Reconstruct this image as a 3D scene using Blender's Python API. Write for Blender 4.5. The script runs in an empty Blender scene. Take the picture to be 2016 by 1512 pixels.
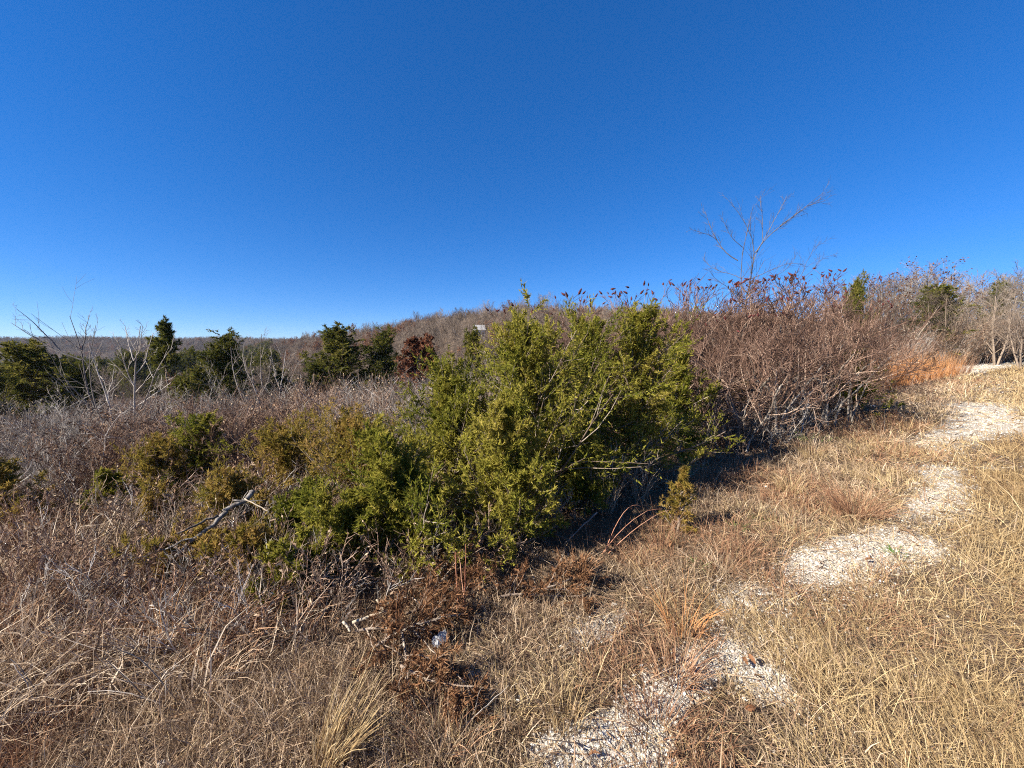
import bpy, math, numpy as np
from mathutils import Vector
from math import radians as RAD

# ------------------------------------------------------------------ camera, sky, sun, exposure
scene = bpy.context.scene
col = scene.collection
EYE = 1.6
PITCH = RAD(5.0)
FPX, CX, CY = 757.0, 1008.0, 756.0
cam_d = bpy.data.cameras.new("camera")
cam = bpy.data.objects.new("camera", cam_d)
col.objects.link(cam)
cam.location = (0, 0, EYE)
cam.rotation_euler = (math.pi / 2 - PITCH, 0, 0)
cam_d.sensor_width = 36.0
cam_d.lens = FPX / 2016 * 36.0
cam_d.clip_start = 0.05
cam_d.clip_end = 3000
scene.camera = cam

SUN_EL = RAD(34)
SUN_H = np.array([-0.905, -0.425])            # horizontal direction towards the sun
SUN_H = SUN_H / np.linalg.norm(SUN_H)
sun_dir = Vector((SUN_H[0] * math.cos(SUN_EL), SUN_H[1] * math.cos(SUN_EL), math.sin(SUN_EL)))
world = bpy.data.worlds.new("World")
scene.world = world
world.use_nodes = True
wn = world.node_tree
sky = wn.nodes.new("ShaderNodeTexSky")
sky.sky_type = 'NISHITA'
sky.sun_disc = False
sky.sun_elevation = SUN_EL
sky.sun_rotation = math.atan2(SUN_H[0], SUN_H[1])
sky.altitude = 300
sky.air_density = 0.7
sky.dust_density = 0.0
sky.ozone_density = 10.0
hs = wn.nodes.new("ShaderNodeHueSaturation")
hs.inputs["Saturation"].default_value = 1.29
hs.inputs["Hue"].default_value = 0.510
gam = wn.nodes.new("ShaderNodeGamma")
gam.inputs[1].default_value = 0.72
bg = wn.nodes["Background"]
bg.inputs[1].default_value = 0.104
wn.links.new(sky.outputs[0], gam.inputs["Color"])
wn.links.new(gam.outputs[0], hs.inputs["Color"])
wn.links.new(hs.outputs[0], bg.inputs[0])

sl = bpy.data.lights.new("sun", 'SUN')
sl.energy = 5.0
sl.angle = RAD(0.53)
sl.color = (1.0, 0.93, 0.82)
so = bpy.data.objects.new("sun", sl)
col.objects.link(so)
so.rotation_euler = sun_dir.to_track_quat('Z', 'Y').to_euler()
so.location = (-20, -10, 30)

scene.view_settings.view_transform = 'Standard'
scene.view_settings.look = 'None'
scene.view_settings.exposure = 1.4
scene.view_settings.gamma = 1.0
scene.view_settings.use_curve_mapping = False
scene.render.engine = 'CYCLES'
scene.cycles.use_denoising = False
scene.cycles.adaptive_threshold = 0.005
scene.cycles.pixel_filter_type = 'BLACKMAN_HARRIS'
scene.cycles.filter_width = 1.1
scene.cycles.sample_clamp_indirect = 4.0
scene.cycles.max_bounces = 5
scene.cycles.diffuse_bounces = 3
scene.cycles.transparent_max_bounces = 6

# ------------------------------------------------------------------ small numeric helpers
rng = np.random.default_rng(7)


def hash2(i, j, seed):
    n = (i.astype(np.int64) * 374761393 + j.astype(np.int64) * 668265263 + seed * 1442695041) & 0x7fffffff
    n = ((n ^ (n >> 13)) * 1274126177) & 0x7fffffff
    n = n ^ (n >> 16)
    return (n & 0xffffff) / float(0xffffff)


def vnoise(x, y, seed=0):
    x = np.asarray(x, float); y = np.asarray(y, float)
    i = np.floor(x); j = np.floor(y)
    fx = x - i; fy = y - j
    fx = fx * fx * (3 - 2 * fx); fy = fy * fy * (3 - 2 * fy)
    a = hash2(i, j, seed); b = hash2(i + 1, j, seed); c = hash2(i, j + 1, seed); d = hash2(i + 1, j + 1, seed)
    return (a * (1 - fx) + b * fx) * (1 - fy) + (c * (1 - fx) + d * fx) * fy


def fbm(x, y, seed=0, o=3):
    t = 0; amp = 0.5; f = 1.0
    for k in range(o):
        t = t + amp * vnoise(x * f + 17.3 * k, y * f - 9.1 * k, seed + k)
        amp *= 0.5; f *= 2.07
    return t / (1 - 0.5 ** o)


def sstep(a, b, t):
    t = np.clip((t - a) / (b - a), 0, 1)
    return t * t * (3 - 2 * t)


# ------------------------------------------------------------------ the lie of the land
def edge_s(x, y):
    """distance past the shoulder of the track (positive: down the slope, into the brush)"""
    return (y - 2.4 - 0.80 * x) / 1.28


def H(x, y):
    x = np.asarray(x, float); y = np.asarray(y, float)
    s = edge_s(x, y)
    sp = 0.5 * (s + np.sqrt(s * s + 0.5)) - 0.2
    base = np.interp(sp, [-1, 0, 15, 35, 100, 200, 400], [0.0, 0.0, -1.9, -3.1, -9, -15, -17])
    base = base + 0.035 * np.clip(y - 7, 0, 30) * sstep(4.0, -4.0, s) - 0.012 * np.clip(-s - 3, 0, 40)
    yy = np.maximum(y, 0.5)
    u = np.clip(x / yy, -3, 3)
    D = np.interp(u, [-1.3, -.7, -.2, 0, .3, .8, 1.2, 2], [420, 300, 185, 150, 112, 62, 42, 40])
    zc = np.interp(u, [-1.3, -.9, -.72, -.55, -.2, 0, .3, .8, 1.2, 2], [-22, -17, -7, 2.5, 10.0, 9.5, 6.5, 3.0, 1.7, 1.4])
    r = y / D
    w = sstep(0.42, 1.0, r)
    z = base * (1 - w) + zc * w
    far = np.clip(y - 420, 0, 1e9)
    z = z - 14 * sstep(1.15, 3.0, r) * sstep(150, 500, y)
    wr = np.exp(-((y - 620) / 120.0) ** 2)
    z = z * (1 - wr) + wr * (3.0 + 12.0 * fbm(x / 170.0, y / 600.0, 5))
    near = np.exp(-(x * x + y * y) / 900.0)
    z = z + near * (0.10 * (fbm(x * 0.6, y * 0.6, 11) - 0.5) + 0.03 * (fbm(x * 3, y * 3, 12) - 0.5))
    z = z + (1 - near) * sstep(20, 80, y) * 1.6 * (fbm(x / 22.0, y / 22.0, 13) - 0.5)
    return z


ZOFF = float(H(0.0, 0.0))
_H0 = H
def H(x, y):
    return _H0(x, y) - ZOFF
def h1(x, y):
    return float(H(np.array([x]), np.array([y]))[0])


ct, st = math.cos(PITCH), math.sin(PITCH)
def ray(px, py):
    u = (px - CX) / FPX; v = -(py - CY) / FPX
    return np.array([u, ct + st * v, v * ct - st])


def gpx(px, py, tmax=120.0):
    """where the line of sight through a photo pixel meets the ground"""
    d = ray(px, py)
    t = np.linspace(0.8, tmax, 6000) if tmax <= 200 else np.linspace(0.8, tmax, 20000)
    z = EYE + d[2] * t
    g = H(d[0] * t, d[1] * t)
    k = np.argmax(z < g)
    if z[k] >= g[k]:
        k = len(t) - 1
    return np.array([d[0] * t[k], d[1] * t[k], g[k]])


def at(px, Y):
    """ground point at distance Y ahead, below photo column px"""
    x = (px - CX) / FPX * Y
    for _ in range(4):
        z = h1(x, Y)
        x = (px - CX) / FPX * (Y * ct - (z - EYE) * st)
    return np.array([x, Y, h1(x, Y)])


def pt(px, py, Y):
    d = ray(px, py)
    t = Y / d[1]
    return np.array([d[0] * t, Y, EYE + d[2] * t])


def top_h(px, py, Y):
    """height of a thing standing at column px, distance Y, whose top is seen at row py"""
    return pt(px, py, Y)[2] - at(px, Y)[2]


def in_poly(x, y, poly):
    ins = np.zeros(x.shape, bool)
    n = len(poly)
    for i in range(n):
        x1, y1 = poly[i]; x2, y2 = poly[(i + 1) % n]
        if y1 == y2:
            continue
        c = ((y1 > y) != (y2 > y)) & (x < (x2 - x1) * (y - y1) / (y2 - y1) + x1)
        ins ^= c
    return ins


GRAVEL_PX = [
    ([(1030, 1530), (1085, 1440), (1170, 1395), (1235, 1365), (1280, 1310), (1325, 1275), (1395, 1310), (1370, 1385), (1320, 1430), (1310, 1530)], 1.0),
    ([(1415, 1265), (1470, 1290), (1560, 1350), (1570, 1400), (1500, 1395), (1440, 1330)], 0.9),
    ([(1090, 1250), (1150, 1205), (1250, 1190), (1200, 1235), (1120, 1290)], 0.5),
    ([(1370, 1160), (1430, 1135), (1500, 1150), (1460, 1180), (1390, 1185)], 0.62),
    ([(1530, 1095), (1630, 1055), (1760, 1045), (1850, 1080), (1830, 1105), (1700, 1105), (1680, 1140), (1600, 1145), (1560, 1125)], 0.84),
    ([(1740, 1025), (1790, 1000), (1790, 965), (1820, 920), (1870, 915), (1895, 950), (1880, 985), (1905, 1005), (1850, 1010), (1790, 1030)], 0.80),
    ([(1775, 882), (1830, 835), (1870, 795), (1950, 792), (2030, 815), (2030, 840), (1950, 860), (1880, 868), (1840, 880)], 0.86),
    ([(1825, 732), (1850, 716), (1930, 706), (2040, 700), (2040, 724), (1980, 729), (1900, 736), (1850, 742)], 0.98),
    ([(1960, 762), (1998, 758), (2000, 768), (1965, 770)], 0.9),
    ([(1965, 925), (2030, 912), (2030, 930), (1990, 932)], 0.9),
    ([(1690, 1105), (1790, 1115), (1760, 1135), (1690, 1130)], 0.5),
    ([(1300, 1300), (1420, 1180), (1560, 1110), (1760, 1020), (1800, 900), (1880, 790), (2030, 790), (2030, 860), (1930, 910), (1920, 1000), (1860, 1100), (1700, 1180), (1560, 1290), (1450, 1380)], 0.33),
    ([(1840, 800), (1880, 740), (2030, 735), (2030, 800)], 0.30),
    ([(880, 1330), (930, 1310), (990, 1335), (960, 1390), (900, 1385)], 0.35),
]
GRAVEL = [([tuple(gpx(a, b)[:2]) for a, b in poly], k) for poly, k in GRAVEL_PX]


def gravel(x, y):
    x = np.asarray(x, float); y = np.asarray(y, float)
    out = np.zeros(x.shape)
    d = np.sqrt(x * x + y * y)
    A = 0.055 + 0.042 * d
    for k in range(5):
        f_ = 4 / (1 + d * .18)
        jx = x + A * 3.0 * (fbm(x * f_, y * f_, 31 + k, 4) - .5)
        jy = y + A * 3.0 * (fbm(x * f_, y * f_, 51 + k, 4) - .5)
        m = np.zeros(x.shape)
        for poly, w in GRAVEL:
            m = np.maximum(m, w * in_poly(jx, jy, poly))
        out += m / 5
    return out


# ------------------------------------------------------------------ materials
def new_mat(name):
    m = bpy.data.materials.new(name)
    m.use_nodes = True
    m.node_tree.nodes.clear()
    return m, m.node_tree.nodes, m.node_tree.links


def ramp(nodes, stops):
    r = nodes.new("ShaderNodeValToRGB")
    e = r.color_ramp.elements
    e[0].position = stops[0][0]; e[0].color = (*stops[0][1], 1)
    e[1].position = stops[-1][0]; e[1].color = (*stops[-1][1], 1)
    for p, c in stops[1:-1]:
        q = e.new(p); q.color = (*c, 1)
    return r


def leaf_mat(name, stops, trans=0.25, gloss=0.12, rand=0.35, rough=0.45):
    """leaf and blade material: colour picked per blade (attribute tint) and per plant"""
    m, n, l = new_mat(name)
    out = n.new("ShaderNodeOutputMaterial")
    a = n.new("ShaderNodeAttribute"); a.attribute_name = "tint"
    oi = n.new("ShaderNodeObjectInfo")
    sub = n.new("ShaderNodeMath"); sub.operation = 'SUBTRACT'; sub.inputs[1].default_value = 0.5
    l.new(oi.outputs["Random"], sub.inputs[0])
    ma = n.new("ShaderNodeMath"); ma.operation = 'MULTIPLY_ADD'; ma.inputs[1].default_value = rand
    l.new(sub.outputs[0], ma.inputs[0]); l.new(a.outputs["Fac"], ma.inputs[2])
    r = ramp(n, stops)
    l.new(ma.outputs[0], r.inputs[0])
    d = n.new("ShaderNodeBsdfDiffuse"); t = n.new("ShaderNodeBsdfTranslucent")
    l.new(r.outputs[0], d.inputs[0]); l.new(r.outputs[0], t.inputs[0])
    mx = n.new("ShaderNodeMixShader"); mx.inputs[0].default_value = trans
    l.new(d.outputs[0], mx.inputs[1]); l.new(t.outputs[0], mx.inputs[2])
    l.new(mx.outputs[0], out.inputs[0])
    return m


def bark_mat(name, stops, scale=14.0, rand=0.3, rough=0.85, bump=0.3):
    m, n, l = new_mat(name)
    out = n.new("ShaderNodeOutputMaterial")
    b = n.new("ShaderNodeBsdfPrincipled"); b.inputs["Roughness"].default_value = rough
    b.inputs["Specular IOR Level"].default_value = 0.25
    tc = n.new("ShaderNodeTexCoord")
    mp = n.new("ShaderNodeMapping"); mp.inputs["Scale"].default_value = (1, 1, 0.35)
    nz = n.new("ShaderNodeTexNoise"); nz.inputs["Scale"].default_value = scale; nz.inputs["Detail"].default_value = 5
    l.new(tc.outputs["Object"], mp.inputs[0]); l.new(mp.outputs[0], nz.inputs["Vector"])
    a = n.new("ShaderNodeAttribute"); a.attribute_name = "tint"
    s1 = n.new("ShaderNodeMath"); s1.operation = 'SUBTRACT'; s1.inputs[1].default_value = 0.5
    l.new(a.outputs["Fac"], s1.inputs[0])
    ma = n.new("ShaderNodeMath"); ma.operation = 'MULTIPLY_ADD'; ma.inputs[1].default_value = 0.9
    l.new(s1.outputs[0], ma.inputs[0]); l.new(nz.outputs[0], ma.inputs[2])
    oi = n.new("ShaderNodeObjectInfo")
    s2 = n.new("ShaderNodeMath"); s2.operation = 'SUBTRACT'; s2.inputs[1].default_value = 0.5
    l.new(oi.outputs["Random"], s2.inputs[0])
    mb = n.new("ShaderNodeMath"); mb.operation = 'MULTIPLY_ADD'; mb.inputs[1].default_value = rand
    l.new(s2.outputs[0], mb.inputs[0]); l.new(ma.outputs[0], mb.inputs[2])
    r = ramp(n, stops)
    l.new(mb.outputs[0], r.inputs[0]); l.new(r.outputs[0], b.inputs["Base Color"])
    bp = n.new("ShaderNodeBump"); bp.inputs["Strength"].default_value = bump; bp.inputs["Distance"].default_value = 0.01
    l.new(nz.outputs[0], bp.inputs["Height"]); l.new(bp.outputs[0], b.inputs["Normal"])
    l.new(b.outputs[0], out.inputs[0])
    return m


M = {}
M['cedar'] = leaf_mat("cedar_foliage", [(0, (.075, .095, .014)), (.35, (.19, .185, .028)), (.7, (.32, .28, .050)), (1, (.47, .37, .10))], .42, .08, .22)
M['cedar_yellow'] = leaf_mat("cedar_foliage_yellowed", [(0, (.10, .092, .018)), (.35, (.225, .175, .034)), (.7, (.35, .235, .062)), (1, (.46, .29, .11))], .42, .08, .22)
M['cedar_far'] = leaf_mat("cedar_foliage_dark", [(0, (.044, .054, .012)), (.4, (.110, .112, .022)), (.75, (.19, .165, .036)), (1, (.26, .20, .06))], .35, .05, .2)
M['dead_cedar'] = leaf_mat("dead_cedar_foliage", [(0, (.062, .032, .019)), (.4, (.145, .072, .038)), (.75, (.25, .130, .065)), (1, (.37, .22, .12))], .2, .05, .3)
M['oak'] = leaf_mat("russet_oak_leaves", [(0, (.065, .026, .016)), (.5, (.150, .062, .036)), (1, (.26, .13, .075))], .3, .15, .25)
M['rust'] = leaf_mat("rusty_leaves", [(0, (.10, .045, .025)), (.5, (.20, .09, .045)), (1, (.32, .17, .09))], .3, .05, .35)
M['straw'] = leaf_mat("straw_grass", [(0, (.18, .108, .055)), (.35, (.36, .250, .125)), (.7, (.52, .39, .21)), (1, (.66, .53, .32))], .25, .15, .1)
M['brown_grass'] = leaf_mat("brown_dead_grass", [(0, (.090, .058, .037)), (.3, (.245, .168, .108)), (.65, (.51, .38, .255)), (1, (.80, .66, .49))], .2, .15, .1)
M['pink_grass'] = leaf_mat("reddish_bunchgrass", [(0, (.13, .062, .036)), (.4, (.29, .155, .090)), (.75, (.46, .285, .170)), (1, (.60, .42, .27))], .22, .12, .1)
M['orange_grass'] = leaf_mat("orange_broomsedge", [(0, (.32, .13, .05)), (.5, (.52, .25, .10)), (1, (.66, .40, .19))], .25, .1, .2)
M['litter'] = leaf_mat("leaf_litter", [(0, (.065, .036, .021)), (.4, (.16, .095, .056)), (.75, (.29, .19, .12)), (1, (.46, .35, .24))], .1, .1, .5)
M['green'] = leaf_mat("green_weed", [(0, (.05, .10, .02)), (.5, (.10, .18, .04)), (1, (.19, .26, .08))], .3, .15, .2)
M['sumac_twig'] = bark_mat("sumac_twig", [(.1, (.052, .028, .019)), (.4, (.135, .076, .052)), (.7, (.235, .145, .102)), (.95, (.40, .29, .215))], 9, rand=.5)
M['sumac_bark'] = bark_mat("sumac_bark", [(.15, (.055, .044, .035)), (.5, (.135, .110, .088)), (.8, (.26, .225, .19)), (.95, (.44, .395, .34))], 16, bump=.5)
M['grey_bark'] = bark_mat("grey_bark", [(.15, (.085, .070, .058)), (.5, (.19, .16, .135)), (.85, (.38, .34, .295))], 12)
M['pale_bark'] = bark_mat("pale_bark", [(.15, (.12, .095, .078)), (.5, (.28, .235, .195)), (.85, (.52, .46, .39))], 12)
M['far_bark'] = bark_mat("woodland_twigs", [(.1, (.075, .055, .038)), (.5, (.165, .122, .088)), (.9, (.28, .215, .16))], 3, rand=.9)
M['dark_bark'] = bark_mat("dark_bark", [(.15, (.05, .042, .036)), (.5, (.12, .10, .085)), (.85, (.24, .21, .18))], 12)
M['cedar_bark'] = bark_mat("cedar_bark", [(.15, (.10, .068, .05)), (.5, (.22, .165, .125)), (.85, (.42, .35, .28))], 18)
M['bramble'] = bark_mat("bramble_twig", [(.1, (.060, .038, .025)), (.4, (.15, .100, .068)), (.7, (.27, .195, .138)), (.95, (.48, .39, .30))], 3, rand=.6)
M['bramble_grey'] = bark_mat("grey_bramble_twig", [(.1, (.07, .058, .048)), (.4, (.17, .145, .122)), (.7, (.31, .275, .24)), (.95, (.54, .49, .44))], 3, rand=.6)
M['bramble_rust'] = bark_mat("rust_bramble_twig", [(.1, (.070, .038, .025)), (.4, (.175, .102, .068)), (.7, (.30, .195, .138)), (.95, (.47, .355, .27))], 3, rand=.5)
M['bone'] = bark_mat("peeled_wood", [(.2, (.24, .185, .125)), (.5, (.37, .30, .21)), (.85, (.48, .41, .31))], 20, bump=.15)
M['seed'] = bark_mat("sumac_seed_head", [(.2, (.028, .008, .008)), (.5, (.075, .018, .016)), (.85, (.15, .042, .034))], 60, rough=.95, bump=1.0)
M['stone'] = bark_mat("limestone", [(.2, (.50, .44, .36)), (.5, (.66, .60, .51)), (.85, (.78, .73, .64))], 9, bump=.5)


def gravel_mat():
    m, n, l = new_mat("gravel_chips")
    out = n.new("ShaderNodeOutputMaterial")
    b = n.new("ShaderNodeBsdfPrincipled"); b.inputs["Roughness"].default_value = .9
    oi = n.new("ShaderNodeObjectInfo")
    r = ramp(n, [(0, (.30, .25, .20)), (.25, (.32, .285, .235)), (.6, (.45, .41, .35)), (1, (.62, .585, .52))])
    l.new(oi.outputs["Random"], r.inputs[0]); l.new(r.outputs[0], b.inputs["Base Color"])
    l.new(b.outputs[0], out.inputs[0])
    return m
M['gravel'] = gravel_mat()


def ground_mat():
    m, n, l = new_mat("ground_soil")
    out = n.new("ShaderNodeOutputMaterial")
    b = n.new("ShaderNodeBsdfPrincipled"); b.inputs["Roughness"].default_value = .95
    b.inputs["Specular IOR Level"].default_value = .15
    tc = n.new("ShaderNodeTexCoord")
    def noise(s, d=6):
        q = n.new("ShaderNodeTexNoise"); q.inputs["Scale"].default_value = s; q.inputs["Detail"].default_value = d
        l.new(tc.outputs["Object"], q.inputs["Vector"]); return q
    n1, n2, n3 = noise(2.2), noise(34), noise(.05)
    soil = ramp(n, [(.25, (.050, .034, .022)), (.5, (.125, .085, .054)), (.75, (.235, .165, .105))])
    mixn = n.new("ShaderNodeMath"); mixn.operation = 'MULTIPLY_ADD'; mixn.inputs[1].default_value = .55
    l.new(n2.outputs[0], mixn.inputs[0])
    half = n.new("ShaderNodeMath"); half.operation = 'MULTIPLY'; half.inputs[1].default_value = .45
    l.new(n1.outputs[0], half.inputs[0]); l.new(half.outputs[0], mixn.inputs[2])
    l.new(mixn.outputs[0], soil.inputs[0])
    vor = n.new("ShaderNodeTexVoronoi"); vor.inputs["Scale"].default_value = 75
    l.new(tc.outputs["Object"], vor.inputs["Vector"])
    gr = ramp(n, [(0, (.22, .175, .13)), (.3, (.38, .33, .26)), (1, (.54, .485, .40))])
    sep = n.new("ShaderNodeSeparateColor"); l.new(vor.outputs["Color"], sep.inputs[0]); l.new(sep.outputs[0], gr.inputs[0])
    at_ = n.new("ShaderNodeAttribute"); at_.attribute_name = "gravel"
    add = n.new("ShaderNodeMath"); add.operation = 'MULTIPLY_ADD'; add.inputs[1].default_value = .9
    l.new(n2.outputs[0], add.inputs[0]); l.new(at_.outputs["Fac"], add.inputs[2])
    thr = n.new("ShaderNodeMapRange"); thr.inputs[1].default_value = .72; thr.inputs[2].default_value = 1.0
    l.new(add.outputs[0], thr.inputs[0])
    mx = n.new("ShaderNodeMix"); mx.data_type = 'RGBA'
    l.new(thr.outputs[0], mx.inputs[0]); l.new(soil.outputs[0], mx.inputs[6]); l.new(gr.outputs[0], mx.inputs[7])
    l.new(mx.outputs[2], b.inputs["Base Color"])
    bp = n.new("ShaderNodeBump"); bp.inputs["Strength"].default_value = .7; bp.inputs["Distance"].default_value = .02
    sm = n.new("ShaderNodeMath"); sm.operation = 'SUBTRACT'
    l.new(n2.outputs[0], sm.inputs[0]); l.new(vor.outputs["Distance"], sm.inputs[1])
    l.new(sm.outputs[0], bp.inputs["Height"]); l.new(bp.outputs[0], b.inputs["Normal"])
    l.new(b.outputs[0], out.inputs[0])
    return m
M['ground'] = ground_mat()


# ------------------------------------------------------------------ mesh helpers
def make_mesh(name, V, faces, mat, tint=None, smooth=True, extra=None):
    """V (n,3); faces: list of (k,3) or (k,4) index arrays"""
    me = bpy.data.meshes.new(name)
    V = np.ascontiguousarray(V, np.float32)
    me.vertices.add(len(V)); me.vertices.foreach_set("co", V.ravel())
    faces = [np.asarray(f, np.int32) for f in faces if len(f)]
    li = np.concatenate([f.ravel() for f in faces])
    tot = np.concatenate([np.full(len(f), f.shape[1], np.int32) for f in faces])
    stt = np.concatenate([[0], np.cumsum(tot)[:-1]]).astype(np.int32)
    me.loops.add(len(li)); me.loops.foreach_set("vertex_index", li)
    me.polygons.add(len(tot)); me.polygons.foreach_set("loop_start", stt)
    me.polygons.foreach_set("use_smooth", np.full(len(tot), smooth))
    for nm, arr in (([("tint", tint)] if tint is not None else []) + (extra or [])):
        at_ = me.attributes.new(nm, 'FLOAT', 'POINT')
        at_.data.foreach_set("value", np.ascontiguousarray(arr, np.float32))
    if mat is not None:
        me.materials.append(mat)
    me.update(calc_edges=True)
    return me


def norm(v):
    return v / np.maximum(np.linalg.norm(v, axis=-1, keepdims=True), 1e-9)


def tubes(P, R, k=3):
    """polylines P (N,m,3) with radii R (N,m) -> verts, quads"""
    N, m, _ = P.shape
    T = np.empty_like(P)
    T[:, 1:-1] = P[:, 2:] - P[:, :-2]; T[:, 0] = P[:, 1] - P[:, 0]; T[:, -1] = P[:, -1] - P[:, -2]
    T = norm(T)
    ref = np.where(np.abs(T[:, :1, 2:3]) > .9, np.array([1., 0, 0]), np.array([0, 0, 1.]))
    A = norm(np.cross(T, np.broadcast_to(ref, T.shape)))
    B = np.cross(T, A)
    th = np.arange(k) * 2 * math.pi / k
    V = P[:, :, None] + R[:, :, None, None] * (A[:, :, None] * np.cos(th)[None, None, :, None] + B[:, :, None] * np.sin(th)[None, None, :, None])
    i = np.arange(N)[:, None, None] * m * k; j = np.arange(m - 1)[None, :, None] * k; q = np.arange(k)[None, None, :]
    q2 = (q + 1) % k
    F = np.stack([i + j + q, i + j + q2, i + j + k + q2, i + j + k + q], -1).reshape(-1, 4)
    return V.reshape(-1, 3), F


class Geo:
    def __init__(self):
        self.V = []; self.F = []; self.T = []; self.n = 0
    def add(self, V, F, tint):
        self.V.append(V); self.F.append(F + self.n); self.n += len(V)
        self.T.append(np.broadcast_to(tint, (len(V),)) if np.ndim(tint) == 0 else tint)
    def tubes(self, P, R, g, k=3, lo=0., hi=1.):
        V, F = tubes(P, R, k)
        self.add(V, F, np.repeat(g.uniform(lo, hi, len(P)), P.shape[1] * k))
    def mesh(self, name, mat, smooth=True):
        return make_mesh(name, np.concatenate(self.V), self.F, mat, np.concatenate(self.T), smooth)


def rand_perp(T, g):
    r = g.normal(size=T.shape)
    return norm(r - (r * T).sum(-1, keepdims=True) * T)


def sample(P, R, t):
    """points, tangents, radii at parameters t (N,c) on polylines"""
    N, m, _ = P.shape
    f = np.clip(t, 0, .9999) * (m - 1)
    i = f.astype(int); w = (f - i)[..., None]
    a = np.arange(N)[:, None]
    pos = P[a, i] * (1 - w) + P[a, i + 1] * w
    T = norm(P[a, i + 1] - P[a, i])
    r = R[a, i] * (1 - w[..., 0]) + R[a, i + 1] * w[..., 0]
    return pos, T, r


def grow_from(pos, d, L, r0, m, g, wob=.1, up=0., tip=.3):
    N = len(pos)
    P = np.empty((N, m, 3)); P[:, 0] = pos
    d = norm(d)
    for k in range(1, m):
        P[:, k] = P[:, k - 1] + d * (L / (m - 1))[:, None]
        d = norm(d + wob * g.normal(size=d.shape) + np.array([0, 0, up]))
    R = r0[:, None] * np.linspace(1, tip, m)[None]
    return P, R


def grow(P, R, nc, t0, t1, ang, lr, m, g, wob=.1, up=0., bias=0., rr=.6, taper=.5, tip=.3, angsd=10, rmin=.0):
    N = len(P)
    t = t0 + (t1 - t0) * (np.arange(nc)[None] + g.uniform(0, 1, (N, nc))) / nc
    pos, T, r = sample(P, R, t)
    L = np.linalg.norm(np.diff(P, axis=1), axis=-1).sum(1)[:, None] * lr * (1 - taper * t) * g.uniform(.65, 1.25, (N, nc))
    a = np.radians(g.normal(ang, angsd, (N, nc)))[..., None]
    d = np.cos(a) * T + np.sin(a) * rand_perp(T, g) + np.array([0, 0, bias])
    r0 = np.maximum(r * rr, rmin)
    return grow_from(pos.reshape(-1, 3), d.reshape(-1, 3), L.ravel(), r0.ravel(), m, g, wob, up, tip)


def kites(B, d, L, W, g, nrm=None):
    """leaf-sized four-cornered blades"""
    d = norm(d)
    s = rand_perp(d, g) if nrm is None else norm(np.cross(d, nrm))
    mid = B + d * (L * .45)[:, None]
    V = np.stack([B, mid + s * (W / 2)[:, None], B + d * L[:, None], mid - s * (W / 2)[:, None]], 1)
    F = np.arange(len(B) * 4).reshape(-1, 4)
    return V.reshape(-1, 3), F


def sprigs(B, d, L, W, g):
    """pointed sprigs, one triangle each"""
    d = norm(d)
    s = rand_perp(d, g) * (W / 2)[:, None]
    V = np.stack([B + s, B + d * L[:, None], B - s], 1)
    return V.reshape(-1, 3), np.arange(len(B) * 3).reshape(-1, 3)


def add_obj(name, me, parent=None, **props):
    o = bpy.data.objects.new(name, me)
    col.objects.link(o)
    if parent is not None:
        o.parent = parent
    for k, v in props.items():
        o[k] = v
    return o


def thing(name, label, cat, loc, rz=0., scale=1., group=None, parts=()):
    """an Empty at the base of a thing, with its parts: (name, mesh[, matrix location, rotation, scale])"""
    e = bpy.data.objects.new(name, None)
    e.empty_display_size = .1
    col.objects.link(e)
    e.location = tuple(float(v) for v in loc); e.rotation_euler = (0, 0, float(rz))
    e.scale = (scale,) * 3 if np.ndim(scale) == 0 else tuple(scale)
    e['label'] = label; e['category'] = cat
    if group:
        e['group'] = group
    for p in parts:
        o = add_obj(p[0], p[1], e)
        if len(p) == 3:
            add_obj("twigs", p[2], o)
        elif len(p) > 2:
            o.location = tuple(p[2]); o.rotation_euler = tuple(p[3]); o.scale = (p[4],) * 3
    return e


# geometry-node scatter for what nobody could count
def scatter_tree(coll):
    ng = bpy.data.node_groups.new("scatter", 'GeometryNodeTree')
    ng.interface.new_socket("Geometry", in_out='INPUT', socket_type='NodeSocketGeometry')
    ng.interface.new_socket("Geometry", in_out='OUTPUT', socket_type='NodeSocketGeometry')
    n, l = ng.nodes, ng.links
    gi, go = n.new("NodeGroupInput"), n.new("NodeGroupOutput")
    iop = n.new("GeometryNodeInstanceOnPoints")
    ci = n.new("GeometryNodeCollectionInfo"); ci.inputs[0].default_value = coll
    ci.inputs["Separate Children"].default_value = True; ci.inputs["Reset Children"].default_value = True
    def na(nm, ty):
        a = n.new("GeometryNodeInputNamedAttribute"); a.data_type = ty; a.inputs[0].default_value = nm; return a
    ri, rr, rs = na("idx", 'INT'), na("rot", 'FLOAT_VECTOR'), na("scl", 'FLOAT_VECTOR')
    er = n.new("FunctionNodeEulerToRotation")
    l.new(rr.outputs[0], er.inputs[0])
    iop.inputs["Pick Instance"].default_value = True
    l.new(gi.outputs[0], iop.inputs["Points"]); l.new(ci.outputs[0], iop.inputs["Instance"])
    l.new(ri.outputs[0], iop.inputs["Instance Index"]); l.new(er.outputs[0], iop.inputs["Rotation"]); l.new(rs.outputs[0], iop.inputs["Scale"])
    l.new(iop.outputs[0], go.inputs[0])
    return ng


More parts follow.
